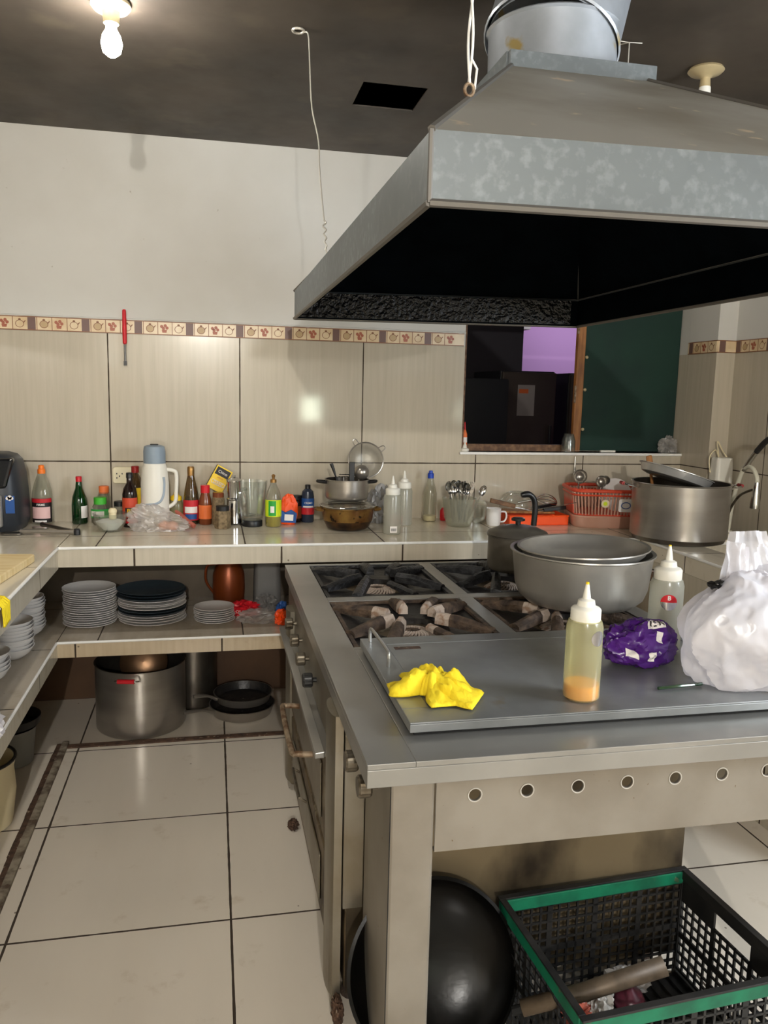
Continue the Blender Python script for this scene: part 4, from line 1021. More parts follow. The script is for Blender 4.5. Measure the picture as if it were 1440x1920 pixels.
for i in range(4):
    tube(b, circ(-.018+.012*i, 0, .098, .0065, 10), .002, 5, closed=True); tube(b, circ(-.012+.012*i, 0.004, .108, .0065, 10), .002, 5, closed=True)
obj('head', b, 'chrome', t); obj('handle', TU([(0, 0, .096), (.0, 0, .004)], .004), 'steel_pot', t)
# crumpled bag behind the pots
b = crumple(.06, .05, .095, .35, 2.6, 4, 9)
t = obj('plastic_bag', b, 'film_grey', None, smooth=True); tag(t, 'crumpled grey plastic bag between the casserole pot and the squeeze bottles', 'bag'); t.location = (.80, 3.82, ZK)
o = obj('food_packet', crumple(.035, .03, .03, .3, 2.5, 3, 4), 'chorizo', None, smooth=True); tag(o, 'reddish food packet at the foot of the grey bag by the pots', 'packet'); o.location = (.855, 3.74, ZK+.0006)

SQ = [(.036, 0), (.040, .005), (.040, .165), (.036, .178), (.030, .181)]
SQC = [(.032, -.004), (.033, .0), (.033, .022), (.030, .026), (.020, .030), (.018, .042), (.009, .046), (.007, .060), (.003, .082)]
def squeeze(label, x, y, m='squeeze', liquid=None, lm=None, z=ZK, s=1, tip=None):
    t = bottle('squeeze_bottle', label, x, y, [(r*s, zz*s) for r, zz in SQ], m, [(r*s, zz*s) for r, zz in SQC], 'white_p', (), liquid, lm, z)
    t['group'] = 'clear squeeze bottles with white nozzles'
    if tip: obj('nozzle_tip', LA([(.0042, .255*s), (.0036, .264*s)], 10, cap1=True), tip, t)
    return t
q = squeeze('empty squeeze bottle with white nozzle and a tiny barcode sticker on the back counter', .79, 3.50)
b = B((-.018, .014, -.0418, -.0404, .012, .040)); st = obj('sticker', b, 'label_white', q)
b = bmesh.new()
for i in range(8): box(b, -.013+i*.003, -.0115+i*.003, -.0424, -.0419, .018, .031)
obj('barcode', b, 'label_black', st)
squeeze('empty squeeze bottle standing behind the one with the barcode sticker', .90, 3.74)
bottle('cleaner_bottle', 'clear ribbed bottle with blue and white cap beside the cutlery jug', 1.062, 3.855, [(.030, 0), (.034, .006), (.034, .10), (.033, .14), (.020, .19), (.013, .225)], 'bottle_clear',
       [(.0155, -.01), (.0155, .014), (.010, .017), (.009, .028)], 'blue_cap', (), .028, 'cream_p')
o = bottle('red_bottle', 'small red plastic item wedged behind the cutlery jug', 1.135, 3.86, [(.014, 0), (.017, .005), (.017, .05), (.008, .065)], 'red', cat='container')

# cutlery jug
CJ = (1.165, 3.69)
t = thing('measuring_jug', 'frosted plastic jug with loop handle packed with spoons and forks', 'jug', (CJ[0], CJ[1], ZK))
obj('jug', LA([(.050, .0006), (.058, .006), (.072, .04), (.082, .12), (.085, .138), (.081, .138), (.068, .042), (.054, .010), (.01, .008)], 40), 'frosted', t, smooth=True)
obj('handle', TU(smooth_pts([(.080, -.02, .122), (.115, -.025, .118), (.122, -.025, .09), (.112, -.025, .04), (.068, -.02, .022)], 5), .0085, 10), 'frosted', t, smooth=True)
def spoon_proto(name, label, m='chrome'):
    t = thing(name, label, 'spoon'); b = bmesh.new()
    bmesh.ops.create_uvsphere(b, u_segments=18, v_segments=12, radius=1)
    bmesh.ops.delete(b, geom=[v for v in b.verts if v.co.y < -.15], context='VERTS')
    for v in b.verts: v.co = Vector((v.co.x*.019, v.co.y*.008, v.co.z*.028+.172))
    obj('bowl', b, m, t, smooth=True)
    b = bmesh.new(); hexa(b, [(-.007, -.001, .0), (.007, -.001, .0), (.007, .001, .0), (-.007, .001, .0)], [(-.003, -.001, .148), (.003, -.001, .148), (.003, .0012, .148), (-.003, .0012, .148)])
    obj('handle', b, m, t); return t
def fork_proto(name, label, m='chrome'):
    t = thing(name, label, 'fork'); b = bmesh.new()
    hexa(b, [(-.004, -.001, .14), (.004, -.001, .14), (.004, .001, .14), (-.004, .001, .14)], [(-.011, -.001, .160), (.011, -.001, .160), (.011, .001, .160), (-.011, .001, .160)])
    for k in range(4): box(b, -.011+k*.0064, -.0085+k*.0064, -.001, .001, .160, .20)
    obj('tines', b, m, t)
    b = bmesh.new(); hexa(b, [(-.007, -.001, .0), (.007, -.001, .0), (.007, .001, .0), (-.007, .001, .0)], [(-.004, -.001, .1395), (.004, -.001, .1395), (.004, .001, .1395), (-.004, .001, .1395)])
    obj('handle', b, m, t); return t
sp = spoon_proto('spoon', 'steel spoon standing bowl-up in the frosted cutlery jug'); fk = fork_proto('fork', 'steel fork standing tines-up in the frosted cutlery jug')
first = {0: True, 1: True}
rnd = random.Random(3)
for i in range(24):
    ring = 0 if i < 6 else 1; kind = 1 if i % 4 == 1 else 0
    src = fk if kind else sp
    o = src if first[kind] else copy_tree(src); first[kind] = False
    a = i*2.4; rr = .018 if ring == 0 else .045
    tilt = rr*3.6; o.location = (CJ[0]+rr*.62*math.cos(a), CJ[1]+rr*.62*math.sin(a), ZK+.012+.010*rnd.random())
    o.rotation_euler = Euler((-tilt*math.sin(a)*1.1, tilt*math.cos(a)*1.1, rnd.uniform(-1.2, 1.2)), 'XYZ')
    o['group'] = 'steel forks in the cutlery jug' if kind else 'steel spoons in the cutlery jug'
o = copy_tree(sp); o.location = (CJ[0]+.045, CJ[1]-.01, ZK+.015); o.rotation_euler = (0, .42, .1); o['label'] = 'dark spoon leaning far out to the right of the cutlery jug'; o['group'] = 'steel spoons in the cutlery jug'
# mugs
def mug(label, x, y, r, h, m, ang):
    t = thing('mug', label, 'mug', (x, y, ZK), ang)
    obj('cup', LA([(r*.82, .0006), (r*.9, .004), (r, h*.3), (r, h), (r-.003, h), (r-.004, h*.3), (r*.8, .008), (.004, .007)], 32), m, t, smooth=True)
    obj('handle', TU(smooth_pts([(r-.001, 0, h*.8), (r+.022, 0, h*.78), (r+.028, 0, h*.5), (r+.018, 0, h*.25), (r-.002, 0, h*.2)], 5), .0045, 8), m, t, smooth=True)
mug('clear glass mug between the cutlery jug and the white mug', 1.30, 3.78, .036, .095, 'glass', .6)
mug('white china mug with its handle facing right beside the orange tray', 1.345, 3.70, .036, .085, 'china', -.15)
# orange tray with its load
t = thing('utensil_tray', 'bright orange plastic tray heaped with knives and a board', 'tray', (1.575, 3.76, ZK))
w2, d2, h2 = .155, .085, .046
b = B((-w2, w2, -d2, d2, .0006, .004), (-w2, w2, -d2, -d2+.004, .004, h2), (-w2, w2, d2-.004, d2, .004, h2), (-w2, -w2+.004, -d2+.004, d2-.004, .004, h2), (w2-.004, w2, -d2+.004, d2-.004, .004, h2))
obj('tray', b, 'orange', t, bevel=.002)
obj('rim', TU([(-w2, -d2, h2), (w2, -d2, h2), (w2, d2, h2), (-w2, d2, h2)], .004, 6, closed=True), 'orange', t)
o = obj('chopping_board', B((-.15, .12, -.05, .05, 0, .012)), 'wood', None, bevel=.004); tag(o, 'small wooden board lying across the orange tray', 'board'); o.location = (1.56, 3.775, ZK+.051); o.rotation_euler = (0, .03, .05)
t = thing('glass_bowl', 'overturned clear glass bowl on top of the orange tray load', 'bowl', (1.50, 3.80, ZK+.070))
obj('bowl', LA([(.085, 0), (.087, .004), (.080, .04), (.050, .078), (.035, .082), (.004, .082)], 36, cap0=False), 'glass', t, smooth=True)
obj('foot_ring', TU(circ(0, 0, .083, .032, 24), .003, 6, closed=True), 'glass', t)
def knife(label, loc, rot, hm, L=.13, bl=.1, r=.011):
    t = thing('knife', label, 'knife', loc); t.rotation_euler = rot
    b = bmesh.new(); rounded(b, L, r*2, 0, r*1.6, r*.6); obj('handle', b, hm, t, bevel=.002)
    b = bmesh.new(); hexa(b, [(L/2, -.012, .006), (L/2+bl, .0, .006), (L/2+bl, .004, .006), (L/2, .012, .006)], [(L/2, -.012, .008), (L/2+bl, 0, .008), (L/2+bl, .004, .008), (L/2, .012, .008)]); obj('blade', b, 'chrome', t)
knife('knife with thick dark brown wooden handle jutting left from the orange tray', (1.40, 3.735, ZK+.094), (0, .22, -.12), 'wood_dark', .13, .09, .013)
knife('black handled knife at the right end of the orange tray', (1.68, 3.735, ZK+.066), (0, .12, PI-.1), 'bakelite', .12, .09)
knife('second black handled knife lying behind on the orange tray', (1.66, 3.79, ZK+.073), (0, .1, PI+.3), 'bakelite', .12, .08)
t = thing('whisk', 'wire whisk resting on the right part of the orange tray', 'whisk', (1.60, 3.80, ZK+.115))
for k in range(5):
    a = k*PI/5
    b = TU(smooth_pts([(0, 0, 0), (.05, .028*math.cos(a), .028*math.sin(a)), (.10, .022*math.cos(a), .022*math.sin(a)-.012), (.12, 0, -.022), (.10, -.022*math.cos(a), -.022*math.sin(a)-.012), (.05, -.028*math.cos(a), -.028*math.sin(a)), (0, 0, 0)], 4), .0013, 5)
    obj('wire_loop', b, 'chrome', t)
obj('handle', TU([(0, 0, 0), (-.09, .01, -.02)], .006), 'chrome', t)
o = copy_tree(fk); o.location = (1.58, 3.72, ZK+.075); o.rotation_euler = (PI/2-.25, 0, .9); o['label'] = 'steel fork hanging over the front of the orange tray'; o['group'] = ''; del o['group']
t = thing('paper_cup', 'small clear plastic cup lying on its side by the orange tray', 'cup', (1.80, 3.70, ZK+.034))
b = LA([(.024, 0), (.026, .002), (.033, .075), (.031, .075), (.024, .004)], 28); xf(b, Matrix.Rotation(math.radians(96), 4, 'X')); obj('cup', b, 'glass', t, smooth=True)
# dish rack
t = thing('dish_rack', 'orange and clear plastic dish basket beside the tall steel pot', 'dish rack', (1.925, 3.69, ZK), -.22)
def rr_ring(w, d, r, z, n=6):
    out = []
    for q, (sx, sy) in enumerate(((1, 1), (-1, 1), (-1, -1), (1, -1))):
        for i in range(n+1):
            a = q*PI/2+i/n*PI/2; out.append(Vector((sx*(w/2-r)+r*math.cos(a), sy*(d/2-r)+r*math.sin(a), z)))
    return out
b = bmesh.new(); prev = None
for (w_, d_, z, mi) in ((.33, .26, .0006, 0), (.345, .275, .012, 0), (.36, .29, .05, 0), (.365, .295, .054, 0), (.365, .295, .062, 0), (.350, .28, .062, 0), (.33, .26, .01, 0)):
    ring = [b.verts.new(p) for p in rr_ring(w_, d_, .06, z)]
    if prev:
        for i in range(len(ring)): b.faces.new((prev[i], prev[(i+1) % len(ring)], ring[(i+1) % len(ring)], ring[i]))
    prev = ring
b.faces.new(prev)
obj('drip_tray', b, 'rack_clear', t, smooth=True)
b = bmesh.new(); lo = rr_ring(.335, .268, .055, .064); hi = rr_ring(.375, .30, .06, .185); N_ = len(lo)
def interp(ring, u):
    L = [0]
    for i in range(len(ring)): L.append(L[-1]+(ring[(i+1) % len(ring)]-ring[i]).length)
    x = (u % 1)*L[-1]
    for i in range(len(ring)):
        if x <= L[i+1]: return ring[i].lerp(ring[(i+1) % len(ring)], (x-L[i])/max(1e-9, L[i+1]-L[i]))
    return ring[0]
nb = 72
for k in range(nb):
    p, q_ = interp(lo, k/nb), interp(hi, k/nb); tube(b, [p, q_], .0042, 6)
obj('rack_ribs', b, 'rack_clear', t)
b = bmesh.new(); tube(b, [p for p in hi], .009, 8, closed=True); tube(b, [p+Vector((0, 0, -.022)) for p in hi], .005, 6, closed=True); tube(b, lo, .005, 6, closed=True)
obj('rim', b, 'orange_rack', t, smooth=True)
b = B((-.16, .16, -.125, .125, .066, .070)); obj('rack_floor', b, 'orange_rack', t)
b = bmesh.new(); hexa(b, [(-.1775, -.10, .07), (-.1725, -.10, .07), (-.1725, .10, .07), (-.1775, .10, .07)], [(-.185, -.10, .18), (-.18, -.10, .18), (-.18, .10, .18), (-.185, .10, .18)]); obj('side_plate', b, 'orange_rack', t)
st = obj('round_sticker', xf(LA([(.020, 0), (.020, .0015)], 24, cap1=True), Matrix.Translation((-.035, -.1545, .125)) @ Matrix.Rotation(PI/2+.13, 4, 'X')), 'cream_p', t)
obj('sticker_centre', xf(LA([(.010, .0016), (.010, .0022)], 20, cap1=True), Matrix.Translation((-.035, -.1545, .125)) @ Matrix.Rotation(PI/2+.13, 4, 'X')), 'label_lime', st)
b = bmesh.new(); rounded(b, .07, .065, 0, .002, .01); xf(b, Matrix.Translation((.065, -.153, .118)) @ Matrix.Rotation(PI/2+.13, 4, 'X')); s2 = obj('printed_label', b, 'label_white', t)
b = bmesh.new(); tube(b, circ(0, 0, .0025, .022, 20, sq=.7), .0022, 5, closed=True); xf(b, Matrix.Translation((.065, -.153, .118)) @ Matrix.Rotation(PI/2+.13, 4, 'X')); obj('label_print', b, 'label_blue', s2)
def plate(name, label, r, m='china', rim=None, group=None, parent=None):
    b = bmesh.new(); lathe(b, [(r*.55, .0004), (r*.6, .0012), (r*.68, .004), (r*.99, .0125), (r, .0138), (r*.99, .0148), (r*.70, .0072), (r*.60, .0042), (r*.02, .0036)], 44)
    o = obj(name, b, m, None, smooth=True); return tag(o, label, 'plate', group)
o = plate('plate', 'white plate standing on edge in the orange dish basket', .085); o.location = (1.985, 3.70, ZK+.147); o.rotation_euler = (math.radians(72), 0, -.1)
# ladles in the rack
def ladle(label, x, y, lean, rot, s=1):
    t = thing('ladle', label, 'ladle', (x, y, ZK+.072)); 
    b = bmesh.new(); bmesh.ops.create_uvsphere(b, u_segments=24, v_segments=16, radius=.036*s)
    bmesh.ops.delete(b, geom=[v for v in b.verts if v.co.y < -.012], context='VERTS'); xf(b, Matrix.Translation((0, -.01, .17)))
    obj('bowl', b, 'steel_pot', t, smooth=True); obj('handle', TU([(0, 0, .004), (0, 0, .14)], .004), 'steel_pot', t)
    t.rotation_euler = (rot, lean, 0)
ladle('steel ladle at the left corner of the orange dish basket', 1.800, 3.735, -.03, .1)
ladle('small ladle leaning in the middle of the dish basket utensils', 1.850, 3.66, .02, .35, .8)
ladle('steel serving spoon right of the two ladles in the dish basket', 1.875, 3.69, .12, .3, .62)
t = thing('hanging_ladle', 'slim steel utensil hooked on the tile just under the opening', 'utensil', (1.868, YB-.012, 1.09))
obj('shaft', TU([(0, 0, 0), (0, 0, .105)], [.008, .0025], 8), 'chrome', t)

# big pot over the sink edge
t = thing('stock_pot', 'large steel stock pot with a tilted lid inside at the corner of the sink', 'pot', (2.075, 3.26, ZK))
b = bmesh.new(); r, h = .212, .262
lathe(b, [(.190, .0006), (.200, .004), (.204, .018), (.212, .024), (r, .05), (r, h-.004), (r+.006, h), (r+.004, h+.003), (r-.004, h+.001), (r-.004, .03), (.19, .012), (.01, .010)], 56, mis=[1, 1, 1]+[0]*5+[1]*3)
obj('body', b, ['steel_pot', 'steel_dark'], t, smooth=True)
for s, mm in ((-1, 'red_dark'), (1, 'red_dark')):
    a = math.radians(168 if s < 0 else -12); c, s_ = math.cos(a), math.sin(a)
    hnd = obj('handle', TU(smooth_pts([(r*c-.035*s_, r*s_+.035*c, h-.022), ((r+.05)*c-.028*s_, (r+.05)*s_+.028*c, h-.010), ((r+.05)*c+.028*s_, (r+.05)*s_-.028*c, h-.010), (r*c+.035*s_, r*s_-.035*c, h-.022)], 4), .0038, 8), 'chrome', t)
    obj('handle_sleeve', TU([((r+.056)*c-.02*s_, (r+.056)*s_+.02*c, h-.008), ((r+.056)*c+.02*s_, (r+.056)*s_-.02*c, h-.008)], .008, 10), mm, hnd)
t = thing('pot_lid', 'shiny steel pan lying tilted inside the large stock pot', 'pan', (2.06, 3.27, ZK+.266))
b = bmesh.new(); lathe(b, [(.13, -.028), (.150, -.022), (.163, .008), (.170, .010), (.170, .013), (.158, .012), (.146, -.016), (.02, -.02)], 48)
xf(b, Matrix.Translation((-.01, .0, .03)) @ Matrix.Rotation(math.radians(17), 4, 'Y')); obj('pan', b, 'bright_steel', t, smooth=True)
t = thing('wooden_spoon', 'wooden spatula handle poking up behind the stock pot rim', 'spatula', (2.02, 3.40, ZK+.20))
b = bmesh.new(); rounded(b, .034, .014, .10, .175, .006, taper=.8); obj('handle', b, 'wood', t, bevel=.004); t.rotation_euler = (0, -.2, 0)
obj('shaft', TU([(0, 0, 0), (0, 0, .10)], .007), 'wood', t)

# water purifier, faucet
t = thing('water_filter', 'white plastic water filter canister on the wall behind the stock pot', 'water filter', (2.53, 3.63, .835))
b = bmesh.new(); rounded(b, .105, .085, .20, .385, .02, taper=.84); obj('canister', b, 'white_p', t, bevel=.008)
obj('post', LA([(.014, 0), (.014, .20)], 14, cap1=True), 'white_p', t)
obj('wall_bracket', B((-.03, .03, .03, .058, .24, .32)), 'white_p', t)
obj('tap_nut', LA([(.02, .09), (.02, .12)], 8, cap1=True), 'knob_dark', t)
t = thing('faucet', 'cream pipe gooseneck faucet with chrome sprayer over the sink', 'faucet', (2.462, 3.44, .832))
obj('base', LA([(.024, .0006), (.024, .03), (.020, .045)], 24, cap1=True), 'white_p', t, smooth=True)
obj('pipe', TU(smooth_pts([(0, 0, .045), (0, -.02, .20), (-.005, -.07, .33), (-.01, -.11, .365), (-.02, -.17, .365), (-.025, -.21, .33), (-.025, -.215, .305)], 6), .010, 10), 'fitting_cream', t, smooth=True)
obj('sprayer', xf(LA([(.022, .185), (.022, .205), (.017, .245), (.014, .29), (.012, .305)], 20, cap1=True), Matrix.Translation((-.025, -.215, 0))), 'chrome', t, smooth=True)
obj('hose', TU(smooth_pts([(-.03, -.03, .045), (-.032, -.04, .14), (-.03, -.10, .225), (-.025, -.17, .262), (-.025, -.20, .268)], 5), .006, 8), 'knob_steel', t, smooth=True)
obj('spring_joint', TU(smooth_pts([(-.004, -.085, .35), (-.015, -.14, .40), (-.03, -.20, .445)], 5), .012, 10), 'chrome', t, smooth=True)
obj('black_hose', TU(smooth_pts([(-.031, -.203, .448), (-.045, -.30, .51), (-.05, -.42, .53), (-.05, -.58, .50), (-.05, -.68, .42)], 6), .013, 10), 'cable', t, smooth=True)
t = thing('filter_cable', 'thin pale cable looping above the white water filter', 'cable', (2.53, 3.60, 1.2))
obj('cable', TU(smooth_pts([(-.05, .05, -.06), (-.052, .06, .02), (-.02, .06, .055), (.0, .06, .02), (-.015, .06, .10), (.02, .06, .05), (.05, .05, .0), (.06, .02, -.1)], 6), .003, 6), 'cream_p', t)

# ------------------------------------------------------------------ on the sill
zs = WZ0+.0006
bottle('glue_bottle', 'slim red and white glue bottle on the left end of the sill', 1.268, 3.975, [(.013, 0), (.014, .004), (.014, .085), (.006, .11)], 'label_orange', [(.006, -.004), (.006, .01), (.002, .04)], 'red', [(.0145, .045, .072, -180, 0, 'label_white')], z=zs)
t = bottle('nozzle_cap', 'small white nozzle cap standing on the sill corner', 1.262, 3.945, [(.020, 0), (.022, .003), (.022, .014), (.012, .018), (.010, .028), (.003, .048)], 'white_p', z=zs, cat='cap')
t = thing('plastic_cups', 'inverted stack of clear disposable cups on the sill by the wooden stile', 'cups', (1.842, 3.965, zs))
for i in range(7): obj('cup', LA([(.036, i*.009), (.0365, .004+i*.009), (.0245, .072+i*.004), (.0235, .074+i*.004)], 28, cap0=False, cap1=True), 'glass', t, smooth=True)
t['label'] = 'inverted nested stack of clear disposable cups by the wooden stile'
knife('knife with white handle lying on the sill before the green panel', (2.07, 3.965, zs+.001), (0, 0, PI+.05), 'white_p', .09, .15, .007)
o = obj('crumpled_foil', crumple(.045, .03, .045, .45, 2.6, 4, 14), 'film_clear', None, smooth=True); tag(o, 'crumpled clear wrapper at the right end of the sill', 'wrapper'); o.location = (2.43, 3.975, zs)

# ------------------------------------------------------------------ plates and bowls
def stack(x, y, z, n, r, dz, first_m, group, lab_top, lab_mid, mats=None, jig=.004, tilt0=0):
    rnd = random.Random(int(abs(x)*1000)); protos = {}
    for i in range(n):
        mm = mats[i] if mats else first_m
        if mm not in protos: o = protos[mm] = plate('plate', '', r, mm)
        else: o = protos[mm].copy(); C.objects.link(o)
        o.location = (x+rnd.uniform(-jig, jig), y+rnd.uniform(-jig, jig), z+i*dz); o.rotation_euler = (rnd.uniform(-.004, .004)-tilt0, rnd.uniform(-.004, .004), rnd.random()*6)
        o['label'] = lab_top if i == n-1 else (lab_mid if mm == first_m else lab_mid.replace('white', 'charcoal')); o['category'] = 'plate'; o['group'] = group
stack(-.522, 3.545, ZS+.001, 17, .110, .0094, 'china', 'dinner plates in the tall left stack', 'topmost plate of the tall narrow stack at the left of the shelf', 'white plate within the tall narrow stack at the left of the shelf')
ms = ['china']*4+['dark_plate']*2+['china']*4+['dark_plate']*3
stack(-.270, 3.575, ZS+.001, 13, .145, .0110, 'china', 'large plates in the middle stack', 'topmost charcoal plate of the wide middle stack on the shelf', 'large white plate within the wide middle stack on the shelf', ms, .008)
stack(.0, 3.515, ZS+.001, 7, .088, .0092, 'china', 'small plates in the short right stack', 'topmost saucer of the short stack in front of the copper jug', 'small white plate within the short stack in front of the copper jug')
def bowl_stack(x, y, z, n, r, h, dz, group, lt, lm, tilt=0):
    b = bmesh.new(); lathe(b, [(r*.42, .0004), (r*.5, .002), (r*.8, h*.45), (r, h), (r*.97, h), (r*.77, h*.5), (r*.45, .006), (.003, .005)], 36)
    p = obj('bowl', b, 'china', None, smooth=True); rnd = random.Random(n)
    for i in range(n):
        o = p if i == 0 else p.copy()
        if i: C.objects.link(o)
        o.location = (x+rnd.uniform(-.003, .003), y+rnd.uniform(-.003, .003), z+i*dz)
        tag(o, lt if i == n-1 else lm, 'bowl', group)
bowl_stack(-.755, 3.40, ZS+.001, 11, .078, .042, .0125, 'bowls in the far left stack', 'topmost bowl of the tall far stack under the left counter', 'white bowl within the tall far stack under the left counter')
bowl_stack(-.745, 3.12, ZS+.001, 9, .082, .046, .0125, 'bowls in the middle left stack', 'topmost bowl of the middle stack under the left counter', 'white bowl within the middle stack under the left counter')
bowl_stack(-.775, 2.86, ZS+.001, 5, .085, .05, .0145, 'bowls in the near left stack', 'topmost bowl of the short near stack under the left counter', 'white bowl within the short near stack under the left counter')
# on the shelf behind
t = thing('copper_jug', 'shiny copper-coloured jug behind the short stack of plates', 'jug', (.068, 3.80, ZS))
obj('body', LA([(.062, .0006), (.072, .01), (.076, .08), (.074, .15), (.058, .20), (.052, .215), (.056, .235), (.053, .235)], 40, cap1=True), 'copper_jug', t, smooth=True)
obj('handle', TU(smooth_pts([(-.055, -.01, .20), (-.10, -.02, .19), (-.105, -.02, .12), (-.07, -.01, .06)], 5), .006, 8), 'copper_jug', t, smooth=True)
t = thing('plastic_jug', 'cloudy plastic container at the back of the shelf right of the copper jug', 'container', (.25, 3.83, ZS))
b = bmesh.new(); rounded(b, .13, .13, .0006, .20, .025, taper=.92); obj('body', b, 'film_grey', t, bevel=.004); obj('lid', B((-.05, .05, -.05, .05, .201, .216)), 'film_grey', t, bevel=.004)
def bag(name, label, x, y, z, rx, ry, rz, m, seed, amp=.35, cat='bag', f=2.4):
    o = obj(name, crumple(rx, ry, rz, amp, f, 4, seed), m, None, smooth=True); tag(o, label, cat); o.location = (x, y, z+.0006); return o
r_ = bag('snack_bag', 'red shiny snack bag right of the short stack of plates', .135, 3.60, ZS, .065, .045, .035, 'red', 21)
text('OS', .018, 'label_white', r_, (-.03, -.046, .028))
bag('snack_bag', 'blue and grey plastic bag beside the red snack bag on the shelf', .235, 3.64, ZS, .045, .04, .045, 'film_grey', 22)
bag('plastic_bag', 'clear crumpled bag with bread crumbs in front of the red snack bag', .19, 3.48, ZS, .08, .045, .03, 'film_clear', 23)
bag('snack_bag', 'orange packet by the edge of the range on the shelf', .290, 3.44, ZS, .028, .03, .035, 'orange', 24)
bag('bottle_cap_bag', 'small blue plastic packet resting on the shelf behind the orange packet', .298, 3.53, ZS, .024, .022, .040, 'label_blue', 25, cat='packet')
# left shelf bag, yellow cloth, cutting board
bag('plastic_bag', 'white plastic bag spilling over the front edge of the left shelf', -.66, 2.36, ZS, .055, .08, .05, 'film_white', 31)
b = bmesh.new(); ny, nx = 14, 20; vs = []
for i in range(nx):
    row = []
    for j in range(ny):
        u, v = i/(nx-1), j/(ny-1)
        L_ = u*.165
        if L_ < .10: x, z = XF-.10+L_, ZK+.006
        else: x, z = XF+.006+.004*(v), ZK+.003-(L_-.10)
        if .085 < L_ < .115: z -= .002
        y = 2.40+v*.085*(1-.35*u)+.008*math.sin(u*7)
        wv = .006*math.sin(v*13+u*3)
        row.append(b.verts.new((x+abs(wv)*.8, y, z+abs(wv)*(1 if L_ < .1 else 0)+(.01*v*u))))
    vs.append(row)
for i in range(nx-1):
    for j in range(ny-1): b.faces.new((vs[i][j], vs[i+1][j], vs[i+1][j+1], vs[i][j+1]))
o = obj('cleaning_cloth', b, 'yellow', None, smooth=True); m_ = o.modifiers.new('s', 'SOLIDIFY'); m_.thickness = .003; m_.offset = 1
tag(o, 'yellow cloth draped over the edge of the left counter', 'cloth')
t = thing('cutting_board', 'thick pale wooden cutting board on the left counter', 'board', (-.80, 2.82, ZK), 0)
b = bmesh.new(); rounded(b, .30, .46, .0006, .028, .02); obj('board', b, ['board_wood'], t, bevel=.004)
t.rotation_euler = (0, 0, -.10)

# ------------------------------------------------------------------ under the shelf
def low_pot(label, x, y, r, h, sleeve=None, m='steel_pot', mi='steel_dark'):
    t = thing('stock_pot', label, 'pot', (x, y, 0))
    obj('body', pot_body(r, h, m, round_=.015, inner=True), [m, mi], t, smooth=True)
    for a in (-100, 80) if sleeve else (0, 180):
        a = math.radians(a); c, s = math.cos(a), math.sin(a)
        hn = obj('handle', TU(smooth_pts([(r*c-.05*s, r*s+.05*c, h-.03), ((r+.035)*c-.04*s, (r+.035)*s+.04*c, h-.02), ((r+.035)*c+.04*s, (r+.035)*s-.04*c, h-.02), (r*c+.05*s, r*s-.05*c, h-.03)], 4), .004, 8), 'chrome', t)
        if sleeve: obj('handle_sleeve', TU([((r+.038)*c-.035*s, (r+.038)*s+.035*c, h-.02), ((r+.038)*c+.035*s, (r+.038)*s-.035*c, h-.02)], .0095, 10), sleeve, hn)
    return t
low_pot('big brushed steel stock pot with a red handle sleeve on the floor under the shelf', -.325, 3.60, .194, .30, 'red')
t = thing('copper_bowl', 'copper-toned lid standing inside the big pot with the red handle sleeve', 'lid', (-.315, 3.63, .02))
b = bmesh.new(); lathe(b, [(.10, 0), (.105, .004), (.09, .02), (.03, .03), (.004, .032)], 36); xf(b, Matrix.Translation((0, .02, .25)) @ Matrix.Rotation(math.radians(68), 4, 'X')); obj('dish', b, 'warm_steel', t, smooth=True)
low_pot('dark stock pot behind the big brushed steel pot', -.098, 3.812, .108, .335, None, 'steel_dark', 'burnt_dark')
# frying pans
def pan(label, x, y, z, r, h, m, hx, hy, hlen):
    t = thing('frying_pan', label, 'pan', (x, y, z))
    b = bmesh.new(); lathe(b, [(r*.82, .0006), (r*.9, .005), (r, h), (r+.004, h+.001), (r-.002, h+.002), (r*.88, .008), (.004, .006)], 48, mis=[0, 0, 0, 0, 1, 1]); obj('body', b, [m, 'stove_black'], t, smooth=True)
    d = Vector((hx, hy, 0)).normalized()
    for s in (-1, 1): pass
    P0 = d*(r-.002); P1 = d*(r+hlen*.4); P2 = d*(r+hlen)
    side = Vector((-d.y, d.x, 0))*.010
    obj('handle', TU(smooth_pts([tuple(P0+Vector((0, 0, h*.7))), tuple(P1+Vector((0, 0, h+.012))), tuple(P2+Vector((0, 0, h+.022)))], 4), [.010, .009, .008, .007, .007, .008, .009, .009, .008], 8), 'steel_pot', t, smooth=True)
pan('lower wide steel frying pan on the floor right of the stock pot', .125, 3.655, 0, .150, .050, 'steel_pot', -1, -.55, .15)
pan('upper dark frying pan nested in the wider steel pan', .130, 3.675, .0545, .135, .042, 'steel_pot', -1, -.42, .11)
# left floor pots
t = thing('plastic_bucket', 'white plastic tub on the floor deep under the left shelf', 'tub', (-.80, 3.28, 0))
obj('tub', LA([(.07, .0006), (.08, .004), (.095, .15), (.1, .152), (.096, .15), (.07, .006)], 32), 'tub_grey', t, smooth=True)
t = thing('lidded_pail', 'cream enamel pail with dark rim under the near end of the left shelf', 'pail', (-.80, 2.80, 0))
obj('pail', LA([(.09, .0006), (.11, .004), (.125, .12), (.12, .20), (.128, .235), (.12, .235), (.1, .01), (.01, .008)], 36), 'cream_p', t, smooth=True)
obj('rim', TU(circ(0, 0, .236, .126, 36), .006, 8, closed=True), 'bakelite', t)
o = thing('black_pan', 'black pan stacked in the shadow above the white tub', 'pan', (-.80, 3.28, .154)); obj('pan_body', LA([(.09, 0), (.11, .01), (.115, .04), (.11, .04), (.09, .012)], 32), 'bakelite', o, smooth=True)

